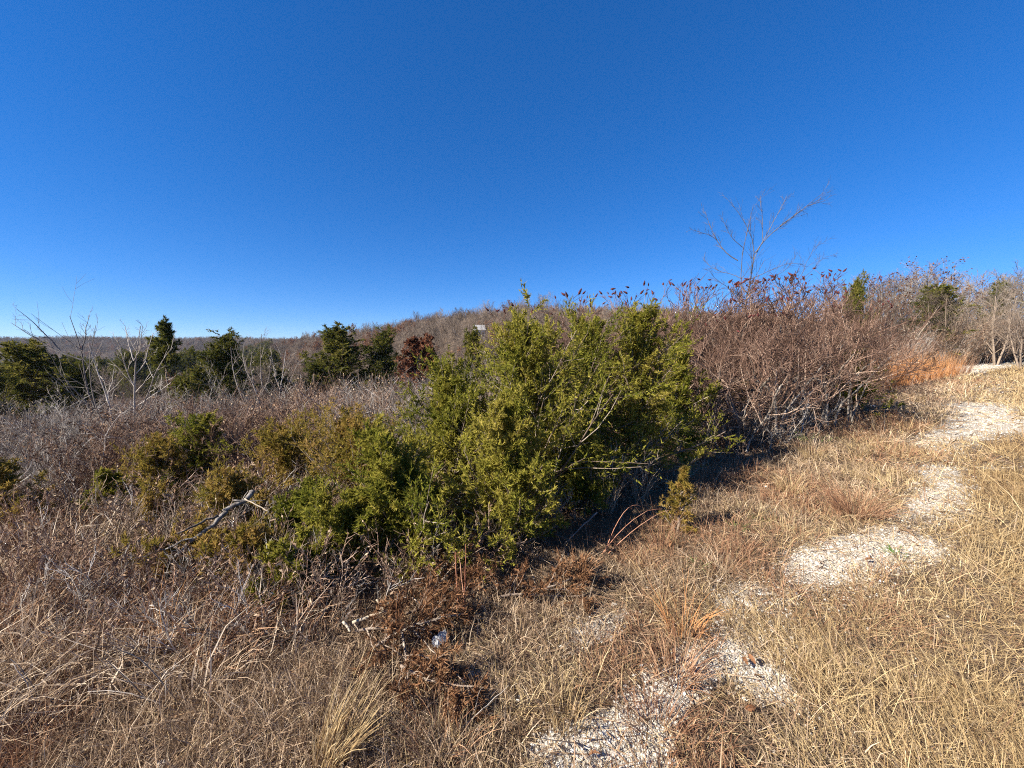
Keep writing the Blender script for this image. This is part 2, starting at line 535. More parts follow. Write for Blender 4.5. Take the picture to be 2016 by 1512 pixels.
def scatter(name, templates, pts, rot, scl, idx, label, cat):
    c = bpy.data.collections.new(name + "_kinds")
    for me in templates:
        c.objects.link(bpy.data.objects.new(name + "_kind", me))
    pts = np.asarray(pts, np.float32)
    me = bpy.data.meshes.new(name)
    me.vertices.add(len(pts)); me.vertices.foreach_set("co", np.ascontiguousarray(pts).ravel())
    a = me.attributes.new("rot", 'FLOAT_VECTOR', 'POINT'); a.data.foreach_set("vector", np.ascontiguousarray(rot, np.float32).ravel())
    if np.ndim(scl) == 1:
        scl = np.repeat(np.asarray(scl)[:, None], 3, 1)
    a = me.attributes.new("scl", 'FLOAT_VECTOR', 'POINT'); a.data.foreach_set("vector", np.ascontiguousarray(scl, np.float32).ravel())
    a = me.attributes.new("idx", 'INT', 'POINT'); a.data.foreach_set("value", np.ascontiguousarray(idx, np.int32))
    o = add_obj(name, me, label=label, category=cat, kind="stuff")
    md = o.modifiers.new("scatter", 'NODES')
    md.node_group = scatter_tree(c)
    return o


# ------------------------------------------------------------------ ground sheet
def spaced(near, n_near, far, n_far):
    a = np.linspace(0, near, n_near)
    b = near + (far - near) * (np.linspace(0, 1, n_far + 1)[1:] ** 3.2)
    return np.concatenate([a, b])
xs = np.concatenate([-spaced(7, 90, 1200, 50)[::-1][:-1], spaced(12, 130, 1200, 50)])
ys = np.concatenate([-np.array([400, 100, 30, 10, 4, 1.5]), spaced(13, 160, 1000, 80)])
GX, GY = np.meshgrid(xs, ys)
GZ = H(GX, GY)
nx, ny = len(xs), len(ys)
V = np.stack([GX, GY, GZ], -1).reshape(-1, 3)
ii = (np.arange(ny - 1)[:, None] * nx + np.arange(nx - 1)[None]).reshape(-1)
F = np.stack([ii, ii + 1, ii + nx + 1, ii + nx], -1)
gm = np.where((GY > 0) & (GY < 45), gravel(GX, GY), 0).ravel()
me = make_mesh("ground", V, [F], M['ground'], extra=[("gravel", gm)])
add_obj("ground", me, kind="structure", label="gravelly earth sloping down from the track into brush and valley", category="ground")


# ------------------------------------------------------------------ plant templates
def cedar_meshes(seed, h, r, limbs=60, sub=8, tw=5, sp=8, slen=.06, swid=.011, mat='cedar', bare=0.0, low=.05, shape=.75, tilt=0., thick=1.0):
    g = np.random.default_rng(seed)
    tp = np.zeros((1, 9, 3)); tp[0, :, 2] = np.linspace(-.05, h, 9)
    tp[0, :, :2] = np.cumsum(g.normal(0, .018 * h, (9, 2)), 0) * np.linspace(0, 1, 9)[:, None]
    tp[0, :, 0] += tilt * np.linspace(0, 1, 9) ** 1.5
    tr = np.linspace(.020 * h * thick + .006, .004, 9)[None]
    wood = Geo(); wood.tubes(tp, tr, g, 6, .3, .7)
    n = limbs
    t = low + (.985 - low) * ((np.arange(n) + g.uniform(0, 1, n)) / n) ** .92
    pos, T, rad = sample(tp, tr, t[None])
    pos, rad = pos[0], rad[0]
    az = np.arange(n) * 2.39996 + g.normal(0, .5, n)
    lob = 1 + .28 * np.sin(az * 2 + g.uniform(0, 6)) + .2 * np.sin(az * 3 + t * 9 + g.uniform(0, 6))
    L = r * ((1 - t) ** shape * .95 + .10) * lob * g.uniform(.62, 1.22, n)
    elev = np.radians(np.interp(t, [0, .3, 1], [22, 44, 74]) + g.normal(0, 10, n))
    d = np.stack([np.cos(az) * np.cos(elev), np.sin(az) * np.cos(elev), np.sin(elev)], -1)
    LP, LR = grow_from(pos, d, L, np.maximum(rad * .45, .003), 6, g, .09, .05, .25)
    wood.tubes(LP, LR, g, 4, .2, .8)
    SP, SR = grow(LP, LR, sub, .10 + bare, 1.0, 44, .46, 4, g, .10, .05, .12, .6, .45, .35)
    wood.tubes(SP, np.maximum(SR, .0012), g, 3, .2, .8)
    TP, TR = grow(SP, SR, tw, .1, 1.0, 40, .5, 3, g, .12, .06, .10, .6, .4)
    crown = Geo()
    tone = g.uniform(.1, .6, len(LP))                                # each limb has its own tone
    def clothe(P, R, c, lim, f):
        N = len(P)
        tt = g.uniform(.0, 1.02, (N, c))
        pos, T, _ = sample(P, R, tt)
        d = T + .75 * g.normal(size=T.shape) * .8 + np.array([0, 0, .12])
        B = pos.reshape(-1, 3); d = d.reshape(-1, 3)
        LL = slen * f * g.uniform(.5, 1.35, len(B)); WW = swid * g.uniform(.6, 1.4, len(B))
        V, F = sprigs(B, d, LL, WW, g)
        tn = np.repeat(tone[lim], c) + g.normal(0, .13, len(B)) + .18 * tt.ravel()
        crown.add(V, F, np.repeat(np.clip(tn, 0, 1), 3))
    clothe(TP, TR, sp, np.repeat(np.arange(n), sub * tw), 1.0)
    clothe(SP, SR, sp, np.repeat(np.arange(n), sub), 1.0)
    return [("trunk", wood.mesh("cedar_wood", M['cedar_bark'])), ("crown", crown.mesh("cedar_crown", M[mat], False))]


def bare_tree(seed, h, mat, stems=1, lean=.1, spread=.35, lv=(9, 6, 5), ang=42, rad=.018, up=.10, twig=.0025, first=.25, leaves=None, leaf_n=3, leaf=.07, lr=(.55, .5, .5), lpx=.0):
    g = np.random.default_rng(seed)
    az = g.uniform(0, 6.28, stems)
    b = np.stack([np.cos(az), np.sin(az), np.zeros(stems)], -1) * .04 * stems
    d = np.stack([np.cos(az) * lean + lpx, np.sin(az) * lean, np.ones(stems)], -1)
    b[:, 2] = -.06
    P, R = grow_from(b, d, h * g.uniform(.8, 1.0, stems), np.full(stems, rad * h), 9, g, .06, .05, .22)
    trunk = Geo(); trunk.tubes(P, R, g, 6, .3, .7)
    br = Geo()
    A, AR = grow(P, R, lv[0], first, .97, ang, lr[0], 6, g, .09, up, .12, .55, .55, .3)
    br.tubes(A, AR, g, 4, .2, .8)
    B, BR = grow(A, AR, lv[1], .2, 1.0, ang, lr[1], 4, g, .10, up * .8, .10, .55, .4, .35, rmin=twig)
    br.tubes(B, BR, g, 3, .2, .8)
    tips = [(B, BR)]
    if len(lv) > 2 and lv[2]:
        Cc, CR = grow(B, BR, lv[2], .15, 1.0, ang * .9, lr[2], 3, g, .12, up * .6, .1, .6, .4, .4, rmin=twig * .75)
        br.tubes(Cc, CR, g, 3, .1, .9)
        tips = [(Cc, CR)]
    parts = [("trunk", trunk.mesh("tree_trunk", M[mat])), ("branches", br.mesh("tree_branches", M[mat]))]
    if leaves:
        c = Geo()
        Q, QR = tips[0]
        pos, T, _ = sample(Q, QR, g.uniform(.2, 1, (len(Q), leaf_n)))
        pos = pos.reshape(-1, 3); d = norm(T.reshape(-1, 3) + .9 * g.normal(size=pos.shape) - np.array([0, 0, .3]))
        V, F = kites(pos, d, leaf * g.uniform(.6, 1.3, len(pos)), leaf * .6 * g.uniform(.6, 1.2, len(pos)), g)
        c.add(V, F, np.repeat(g.uniform(0, 1, len(pos)), 4))
        parts.append(("crown", c.mesh("tree_leaves", M[leaves], False)))
    return parts


def seed_head_mesh(seed):
    g = np.random.default_rng(seed)
    m, k = 9, 8
    z = np.linspace(0, .12, m)
    rr = .021 * np.array([.25, .75, 1, 1.05, .95, .8, .6, .4, .08])
    th = np.arange(k) * 2 * math.pi / k
    bend = .02 * (z / .12) ** 2
    V = np.stack([rr[:, None] * np.cos(th) * g.uniform(.75, 1.25, (m, k)) + bend[:, None], rr[:, None] * np.sin(th) * g.uniform(.75, 1.25, (m, k)), z[:, None] + g.normal(0, .003, (m, k))], -1).reshape(-1, 3)
    F = np.array([[a * k + b, a * k + (b + 1) % k, (a + 1) * k + (b + 1) % k, (a + 1) * k + b] for a in range(m - 1) for b in range(k)])
    return make_mesh("seed_head", V, [F], M['seed'], np.full(len(V), .5))
SEED_HEADS = [seed_head_mesh(k) for k in range(3)]


def sumac(seed, h, heads=6, stems=2, dense=1.0, lean=(0., 0.)):
    g = np.random.default_rng(seed)
    parts = []
    az = g.uniform(0, 6.28) + np.arange(stems) * 2.4 + g.normal(0, .4, stems)
    b = np.stack([np.cos(az), np.sin(az), np.zeros(stems)], -1) * g.uniform(.03, .15, stems)[:, None]
    b[:, 2] = -.05
    d = np.stack([np.cos(az) * .16 + lean[0], np.sin(az) * .16 + lean[1], np.ones(stems)], -1)
    P, R = grow_from(b, d, h * g.uniform(.52, .68, stems), np.full(stems, .020) * g.uniform(.75, 1.25, stems), 7, g, .17, .03, .55)
    nC = max(2, int(5 * dense))
    A, AR = grow(P, R, 5, .22, 1.0, 46, .62, 6, g, .17, .06, .12, .66, .25, .5, 12)
    B, BR = grow(A, AR, 4, .35, 1.0, 44, .66, 5, g, .15, .10, .15, .7, .25, .5, 12, rmin=.004)
    C, CR = grow(B, BR, nC, .3, 1.0, 40, .68, 4, g, .13, .10, .12, .75, .2, .6, 12, rmin=.0038)
    D, DR = grow(C, CR, 3, .2, 1.0, 38, .6, 3, g, .12, .1, .1, .8, .2, .7, 10, rmin=.0034)
    for k in range(stems):
        q = Geo(); q.tubes(P[k:k + 1], R[k:k + 1], g, 7, .35, .75)
        tw = Geo(); f = 1
        for Q, QR, nq, sides, lo, hi in ((A, AR, 5, 5, .4, .9), (B, BR, 4, 4, .2, .8), (C, CR, nC, 3, .05, .7), (D, DR, 3, 3, .0, .6)):
            f *= nq
            tw.tubes(Q[k * f:(k + 1) * f], QR[k * f:(k + 1) * f], g, sides, lo, hi)
        parts.append(("stem", q.mesh("sumac_stem", M['sumac_bark']), tw.mesh("sumac_twigs", M['sumac_twig'])))
    tips = np.concatenate([C[:, -1], D[:, -1]])
    o = np.argsort(-tips[:, 2] + g.normal(0, .12, len(tips)))
    used = []
    for i in o:
        if len(used) >= heads:
            break
        if all(np.linalg.norm(tips[i] - q) > .12 for q in used):
            used.append(tips[i])
    for q in used:
        parts.append(("seed_head", SEED_HEADS[g.integers(3)], tuple(q - np.array([0, 0, .01])), (g.normal(0, .65), g.normal(0, .65), g.uniform(0, 6.28)), g.uniform(.35, .80)))
    zt = tips[:, 2].max() + .05
    return parts, zt


def tuft(seed, n, hgt, rad, lean, droop, width, mat, leandir=(0, 0), m=4, wob=.06, name="grass_tuft"):
    g = np.random.default_rng(seed)
    a = g.uniform(0, 6.28, n); q = rad * np.sqrt(g.uniform(0, 1, n))
    b = np.stack([q * np.cos(a), q * np.sin(a), np.full(n, -.015)], -1)
    d = np.stack([np.cos(a) * lean * g.uniform(.2, 1.4, n) + leandir[0], np.sin(a) * lean * g.uniform(.2, 1.4, n) + leandir[1], np.ones(n)], -1)
    d = norm(d)
    L = hgt * g.uniform(.35, 1.1, n)
    P = np.empty((n, m, 3)); P[:, 0] = b
    dr = droop * g.uniform(.2, 1.8, n)[:, None]
    hd = norm(np.concatenate([d[:, :2], np.zeros((n, 1))], 1) + 1e-6)
    for k in range(1, m):
        P[:, k] = P[:, k - 1] + d * (L / (m - 1))[:, None]
        d = norm(d + wob * g.normal(size=d.shape) + dr * (np.array([0, 0, -1.]) + .5 * hd))
        P[:, k, 2] = np.maximum(P[:, k, 2], .004 + .01 * g.uniform(0, 1, n))
    s = norm(np.cross(P[:, 1] - P[:, 0], g.normal(size=(n, 3))))
    w = width * g.uniform(.6, 1.3, n)[:, None] * np.linspace(1, .25, m)[None]
    V = np.stack([P - s[:, None] * w[..., None] / 2, P + s[:, None] * w[..., None] / 2], 2)   # n,m,2,3
    i = np.arange(n)[:, None] * m * 2; j = np.arange(m - 1)[None] * 2
    F = np.stack([i + j, i + j + 1, i + j + 3, i + j + 2], -1).reshape(-1, 4)
    t = np.repeat(np.clip(g.normal(.45, .24, n), 0, 1), m * 2)
    return make_mesh(name, V.reshape(-1, 3), [F], M[mat], t, False)


# ------------------------------------------------------------------ distant woods
ORD = ["first", "second", "third", "fourth", "fifth", "sixth", "seventh", "eighth", "ninth", "tenth", "eleventh", "twelfth", "thirteenth",
       "fourteenth", "fifteenth", "sixteenth", "seventeenth", "eighteenth", "nineteenth", "twentieth"]

far_kinds = [bare_tree(100 + k, 8.0, 'far_bark', stems=2, lean=.14, lv=(11, 7, 4), ang=36, rad=.010, twig=.018, first=.22, up=.12) for k in range(4)]
rust_kinds = [bare_tree(120 + k, 7.5, 'far_bark', stems=2, lean=.14, lv=(10, 6, 3), ang=40, rad=.010, twig=.014, first=.2, leaves='rust', leaf_n=2, leaf=.42) for k in range(2)]


def join_parts(parts, name):
    """one mesh with several materials, for scatter templates"""
    V = []; F = []; T = []; mats = []; mi = []; off = 0
    for p in parts:
        me = p[1]
        n = len(me.vertices)
        v = np.empty(n * 3, np.float32); me.vertices.foreach_get("co", v)
        t = np.empty(n, np.float32); me.attributes["tint"].data.foreach_get("value", t)
        li = np.empty(len(me.loops), np.int32); me.loops.foreach_get("vertex_index", li)
        k4 = len(li) // len(me.polygons)
        F.append(li.reshape(-1, k4) + off); V.append(v.reshape(-1, 3)); T.append(t); off += n
        if me.materials[0] not in mats:
            mats.append(me.materials[0])
        mi.append(np.full(len(me.polygons), mats.index(me.materials[0]), np.int32))
    me = make_mesh(name, np.concatenate(V), F, None, np.concatenate(T), False)
    for m_ in mats:
        me.materials.append(m_)
    me.polygons.foreach_set("material_index", np.concatenate(mi))
    return me

wood_templates = [join_parts(p, "wood") for p in far_kinds + rust_kinds]
cedar_far_kinds = [cedar_meshes(140 + k, 6.0, 2.3, limbs=76, sub=8, tw=5, sp=7, slen=.17, swid=.06, mat='cedar_far', shape=.45, low=.08, thick=.8) for k in range(3)]

# hillside wood, one mass
g = np.random.default_rng(21)
N = 6800
uu = g.uniform(-1.35, 1.25, N)
Dd = np.interp(uu, [-1.3, -.7, -.2, 0, .3, .8, 1.2, 2], [420, 300, 185, 150, 112, 62, 42, 40])
rr_ = np.sqrt(g.uniform(.012, 1.10, N))
yy_ = Dd * rr_
xx_ = uu * yy_
keep = (yy_ > 38) & ((uu > -.72) | (g.uniform(0, 1, N) < .35) | (yy_ < 110)) & (g.uniform(0, 1, N) < np.clip(yy_ / 110.0, .35, 1.0) * np.where((uu > .35) & (rr_ < .5), 0, 1))
skyline = rr_ > .93
crest = keep & skyline & (uu > -.75) & (uu < .12)
crest_i = np.where(crest)[0][:110]
keep[crest_i] = False
k_ = np.where(keep)[0]
zz_ = H(xx_[k_], yy_[k_])
patch = fbm(xx_[k_] / 30.0, yy_[k_] / 30.0, 77)
idx = np.where(g.uniform(0, 1, len(k_)) < np.clip((patch - .52) * 2.2, .02, .5), g.integers(4, 6, len(k_)), g.integers(0, 4, len(k_)))
scatter("hillside_wood", wood_templates, np.stack([xx_[k_], yy_[k_], zz_], -1), np.stack([g.normal(0, .04, len(k_)), g.normal(0, .04, len(k_)), g.uniform(0, 6.28, len(k_))], -1),
        g.uniform(.72, 1.12, len(k_)) * np.interp(uu[k_], [-1.3, .3, .8, 1.2], [1, 1, .62, .55]) * np.interp(yy_[k_], [35, 90, 140], [.55, .8, 1.0]), idx, "leafless grey-brown wood covering the hillside beyond the brush", "woodland")
for n_, i in enumerate(crest_i):
    x, y = xx_[i], yy_[i]
    red = g.uniform() < .2
    kd = rust_kinds[g.integers(2)] if red else far_kinds[g.integers(4)]
    thing("rusty_oak_tree" if red else "bare_hill_tree",
          "small rust-brown oak still in leaf on the skyline of the wooded ridge" if red else "leafless grey tree standing on the skyline of the wooded ridge",
          "tree", (x, y, h1(x, y)), g.uniform(0, 6.28), g.uniform(.85, 1.45), "rusty oaks on the ridge skyline" if red else "bare trees on the ridge skyline", kd)

# far valley and far ridges
N = 5200
yy_ = np.concatenate([g.uniform(430, 700, N // 2), g.uniform(520, 680, N // 2)])
xx_ = g.uniform(-1.4, .05, N) * yy_
zz_ = H(xx_, yy_)
s_ = g.uniform(1.0, 1.6, N)
scatter("far_ridge_wood", wood_templates[:4] + wood_templates[4:5], np.stack([xx_, yy_, zz_ - .5], -1), np.stack([np.zeros(N), np.zeros(N), g.uniform(0, 6.28, N)], -1),
        np.stack([s_ * 1.3, s_ * 1.3, s_], -1), np.where(g.uniform(0, 1, N) < .1, 4, g.integers(0, 4, N)), "bare woods on the far blue-grey ridge at the left horizon", "woodland")
cedar_wood_t = [join_parts(p, "cedar_wood_tree") for p in cedar_far_kinds]
N = 2000
yy_ = g.uniform(80, 430, N); xx_ = g.uniform(-1.45, -.62, N) * yy_
s_ = g.uniform(1.0, 1.7, N)
scatter("valley_cedar_wood", cedar_wood_t, np.stack([xx_, yy_, H(xx_, yy_) - .3], -1), np.stack([np.zeros(N), np.zeros(N), g.uniform(0, 6.28, N)], -1), s_,
        g.integers(0, 3, N), "dark evergreen wood along the valley floor at far left", "woodland")

# the white house in the trees on the ridge
def box(V, F, x0, x1, y0, y1, z0, z1):
    o = len(V)
    V += [(x0, y0, z0), (x1, y0, z0), (x1, y1, z0), (x0, y1, z0), (x0, y0, z1), (x1, y0, z1), (x1, y1, z1), (x0, y1, z1)]
    F += [(o, o + 3, o + 2, o + 1), (o + 4, o + 5, o + 6, o + 7), (o, o + 1, o + 5, o + 4), (o + 1, o + 2, o + 6, o + 5), (o + 2, o + 3, o + 7, o + 6), (o + 3, o, o + 4, o + 7)]
def box_mesh(name, bs, mat):
    V = []; F = []
    for b in bs:
        box(V, F, *b)
    return make_mesh(name, np.array(V, float), [np.array(F)], mat, np.full(len(V), .5), False)
def plain(name, c, rough=.7, **kw):
    m, n, l = new_mat(name)
    out = n.new("ShaderNodeOutputMaterial"); b = n.new("ShaderNodeBsdfPrincipled")
    nz = n.new("ShaderNodeTexNoise"); nz.inputs["Scale"].default_value = 6
    r = ramp(n, [(.3, tuple(v * .88 for v in c)), (.7, tuple(min(1, v * 1.08) for v in c))])
    l.new(nz.outputs[0], r.inputs[0]); l.new(r.outputs[0], b.inputs["Base Color"])
    b.inputs["Roughness"].default_value = rough
    for k, v in kw.items():
        b.inputs[k].default_value = v
    l.new(b.outputs[0], out.inputs[0])
    return m
M['house'] = plain("white_siding", (.8, .79, .76)); M['roof'] = plain("grey_shingle", (.30, .29, .28)); M['pane'] = plain("window_glass", (.04, .05, .06), .1)
hp = pt(943, 652, 118)
hz = h1(hp[0], 118)
eave = max(hp[2] - hz + .3, 3.2)
W_, D_ = 1.5, 1.5
Vg = np.array([(-W_, -D_, -1), (W_, -D_, -1), (W_, D_, -1), (-W_, D_, -1), (-W_, -D_, eave), (W_, -D_, eave), (W_, D_, eave), (-W_, D_, eave), (-W_, 0, eave + 1.3), (W_, 0, eave + 1.3)], float)
Fq = np.array([(0, 1, 5, 4), (2, 3, 7, 6)]); Fq2 = np.array([(1, 2, 6, 5), (3, 0, 4, 7)]); Ft = np.array([(5, 6, 9), (7, 4, 8)])
wall_me = make_mesh("house_wall", Vg, [Fq, Fq2, Ft], M['house'], np.full(10, .5), False)
e_ = .3
Vr = np.array([(-W_ - e_, -D_ - e_, eave - .12), (W_ + e_, -D_ - e_, eave - .12), (W_ + e_, 0, eave + 1.45), (-W_ - e_, 0, eave + 1.45), (W_ + e_, D_ + e_, eave - .12), (-W_ - e_, D_ + e_, eave - .12)])
Vr = np.concatenate([Vr, Vr + np.array([0, 0, .14])])
roof_me = make_mesh("house_roof", Vr, [np.array([(0, 1, 2, 3), (3, 2, 4, 5), (6, 9, 8, 7), (9, 11, 10, 8), (0, 6, 7, 1), (5, 4, 10, 11)])], M['roof'], np.full(12, .5), False)
house = thing("house", "small white house half hidden by trees on the ridge", "house", (hp[0], 118, hz), .25, 1, None, [("wall", wall_me), ("roof", roof_me)])
for wx in (-.9, 0.0, .9):
    add_obj("window", box_mesh("window", [(wx - .4, -D_ - .04, wx + .4, 0, 0, 0)] and [(wx - .3, wx + .3, -D_ - .04, -D_ + .02, eave - 1.9, eave - .7)], M['pane']), house)
for px_, Y_, k_2, sc_2, lab in [(934, 100, 0, .92, 'bare tree screening the left of the white house'), (950, 97, 2, .80, 'bare tree screening the right of the white house'), (942, 88, 3, .80, 'bare tree below the white house')]:
    thing("bare_hill_tree", lab, "tree", at(px_, Y_), px_ * 1.0, sc_2, None, far_kinds[k_2])
# the rust-red oak beside the house
p = at(966, 112)
thing("red_oak_tree", "rust-red leafy oak beside the white house on the ridge", "tree", p, .4, 1.12, None, rust_kinds[0])
p = at(985, 108)
thing("red_oak_tree", "smaller rust-red oak just right of the white house", "tree", p, 1.4, .85, None, rust_kinds[1])

# ------------------------------------------------------------------ middle distance: cedars, red oak, bare trees
def mid_cedar(px, py_top, Y, wpx, label, k, squash=1.0, name="cedar_tree"):
    p = at(px, Y); h = top_h(px, py_top, Y)
    w = wpx / FPX * Y / 2 * 1.32
    o = thing(name, label, "tree", p, k * 1.7, (w / 2.3, w / 2.3, h / 6.0), None, cedar_far_kinds[k % 3])
    return o
mid_cedar(683, 662, 30, 150, "broad dark cedar left of the red-brown oak, the taller of a pair", 0)
mid_cedar(757, 671, 31, 105, "rounded dark cedar touching the red-brown oak", 1)
mid_cedar(628, 722, 27, 70, "low cedar at the left foot of the dark cedar pair", 2)
mid_cedar(452, 680, 25, 125, "dark cedar behind the bare sapling clump", 1)
mid_cedar(560, 738, 27, 80, "small dark cedar between the bare sapling clump and the cedar pair", 0)
mid_cedar(70, 690, 20, 150, "wide dark cedar behind the leaning bare tree at far left", 2)
mid_cedar(-10, 722, 17, 90, "cedar cut by the left edge of the picture", 0)
mid_cedar(160, 730, 22, 90, "shadowy cedar behind the bare saplings at left", 1)
mid_cedar(400, 735, 22, 70, "low cedar to the right of the tall lone cedar", 2)
mid_cedar(940, 672, 17, 80, "cedar top showing behind the brush below the white house", 0)
# the tall lone cedar on a bare stem
g = np.random.default_rng(5)
Y = 22.0
p = at(343, Y); h = top_h(343, 647, Y)
lone = cedar_meshes(151, h, 1.35, limbs=40, sub=7, tw=5, sp=6, slen=.17, swid=.05, mat='cedar_far', shape=.35, low=.52, thick=.55)
thing("cedar_tree", "tall lone dark cedar with open crown against the sky at left", "tree", p, 0, 1, None, lone)
low_ = cedar_meshes(152, 2.4, 1.5, limbs=36, sub=6, tw=4, sp=6, slen=.17, swid=.05, mat='cedar_far', shape=.6, low=.08)
thing("cedar_tree", "squat cedar at the foot of the tall lone cedar", "tree", at(368, 21), 0, 1, None, low_)

# russet oak in full leaf
Y = 17.0
h = top_h(832, 664, Y)
oak = bare_tree(161, h, 'dark_bark', stems=3, lean=.20, lv=(13, 7, 5), ang=42, rad=.012, first=.12, leaves='oak', leaf_n=7, leaf=.15, lr=(.42, .5, .5), twig=.005)
thing("oak_tree", "dense red-brown oak in dead leaf right of the dark cedars", "tree", at(832, Y), 0, (1.0, 1.0, 1), None, oak)

# right-hand treeline at the top of the track
tl_kinds = [bare_tree(170 + k, 6.0, 'far_bark' if k % 2 else 'grey_bark', stems=2 + k % 2, lean=.22, lv=(12, 8, 5), ang=44, rad=.013, twig=.007, first=.14, up=.10) for k in range(4)]
tl_red = bare_tree(180, 6.0, 'grey_bark', stems=3, lean=.25, lv=(11, 7, 4), ang=44, rad=.012, twig=.007, first=.15, leaves='oak', leaf_n=1, leaf=.13)
row = []
g = np.random.default_rng(9)
for px, top, Y in [(1650, 572, 33), (1690, 566, 31), (1735, 556, 33), (1765, 590, 27), (1800, 560, 30), (1845, 585, 26), (1880, 560, 32), (1905, 596, 25),
                   (1935, 552, 30), (1960, 580, 24), (1985, 545, 28), (2010, 600, 22), (2040, 560, 25)]:
    row.append((px, top, Y))
for i, (px, top, Y) in enumerate(row):
    p = at(px, Y); h = top_h(px, top, Y)
    thing("bare_tree", f"leafless scrub tree, {ORD[i]} from the left in the treeline above the track", "tree", p, g.uniform(0, 6.28), h / 5.6, "bare treeline above the track", tl_kinds[i % 4])
for i, px in enumerate(range(1625, 2060, 24)):
    Y = 35 + (i * 7) % 9
    top = np.interp(px, [1620, 1700, 1800, 1890, 1950, 2060], [566, 556, 540, 562, 552, 530]) + g.uniform(-5, 12)
    thing("bare_hill_tree", f"grey-brown bare tree, {ORD[i]} from the left in the row behind the treeline above the track", "tree", at(px, Y), g.uniform(0, 6.28), top_h(px, top, Y) / 7.6, "row behind the treeline above the track", far_kinds[i % 4])
for px, top, Y, lab in [(1805, 533, 34, "reddish oak with thin dead leaves rising highest in the right treeline"), (1725, 566, 30, "low rusty oak behind the right end of the sumac thicket"), (1880, 572, 31, "rusty oak behind the green cedar above the track"), (1945, 566, 33, "rusty oak left of the large bare tree at the right edge"), (1770, 560, 36, "rusty oak on the left flank of the highest reddish oak")]:
    thing("thin_oak_tree", lab, "tree", at(px, Y), .5, top_h(px, top, Y) / 5.6, None, tl_red)
bigt = bare_tree(190, 7.4, 'grey_bark', stems=1, lean=.05, lv=(16, 8, 5), ang=52, rad=.016, twig=.006, first=.3, up=.08)
p = at(2062, 22)
thing("bare_tree", "large bare tree reaching into the frame at the right edge", "tree", p, 2.2, top_h(2062, 470, 22) / 7.2, None, bigt)
for px, top, Y, w, lab in [(1838, 578, 27, 115, "green cedar standing among the bare trees above the track"), (1958, 570, 30, 60, "small cedar showing through the bare trees at far right"),
                           (1672, 575, 26, 60, "yellow-green cedar peeping over the right end of the sumac")
                           ]:
    mid_cedar(px, top, Y, w, lab, int(px) % 3)

# bare trees whose limbs are laid out one by one
M['slim_bark'] = bark_mat("slim_bark", [(.15, (.035, .030, .027)), (.5, (.085, .072, .064)), (.85, (.18, .155, .138))], 12)
def limb_tree(name, label, cat, base_px, Y, limbs, seed, mat, lv=(5, 3), lr=(.30, .5), twig=.003, group=None, ang=38, depth=.35, up=.05):
    g2 = np.random.default_rng(seed)
    base = at(base_px, Y)
    m = 10
    P = np.empty((len(limbs), m, 3)); R = np.empty((len(limbs), m))
    ends = {}
    for i, (pts, r0, r1) in enumerate(limbs):
        key = pts[0]
        off = ends.get(key, 0.0)
        grow_ = 0.0 if i == 0 else g2.uniform(-depth, depth)
        q = []
        for j, (px_, py_) in enumerate(pts):
            dy = off + grow_ * j / (len(pts) - 1)
            ends.setdefault((px_, py_), dy)
            q.append(pt(px_, py_, Y + dy) - base)
        if i == 0:
            q[0] = np.array([q[0][0] * .5, 0, -.06])
        q = np.array(q)
        t = np.concatenate([[0], np.cumsum(np.linalg.norm(np.diff(q, axis=0), axis=1))]); t /= t[-1]
        tt = np.linspace(0, 1, m)
        for c in range(3):
            P[i, :, c] = np.interp(tt, t, q[:, c])
        P[i, 1:-1] = .25 * P[i, :-2] + .5 * P[i, 1:-1] + .25 * P[i, 2:]
        P[i, 1:] += np.cumsum(g2.normal(0, .006, (m - 1, 3)), 0)
        R[i] = np.linspace(r0, r1, m)
    tk = Geo(); tk.tubes(P[:1], R[:1], g2, 7, .35, .7)
    br = Geo(); br.tubes(P[1:], R[1:], g2, 5, .3, .8)
    A, AR = grow(P, R, lv[0], .25, 1.0, ang, lr[0], 5, g2, .10, up, .08, .6, .3, .5, rmin=twig)
    br.tubes(A, AR, g2, 3, .2, .8)
    B, BR = grow(A, AR, lv[1], .2, 1.0, ang, lr[1], 3, g2, .10, up, .05, .7, .3, .6, rmin=twig * .8)
    br.tubes(B, BR, g2, 3, .2, .8)
    return thing(name, label, cat, base, 0, 1, group, [("trunk", tk.mesh("trunk", M[mat])), ("branches", br.mesh("branches", M[mat]))])

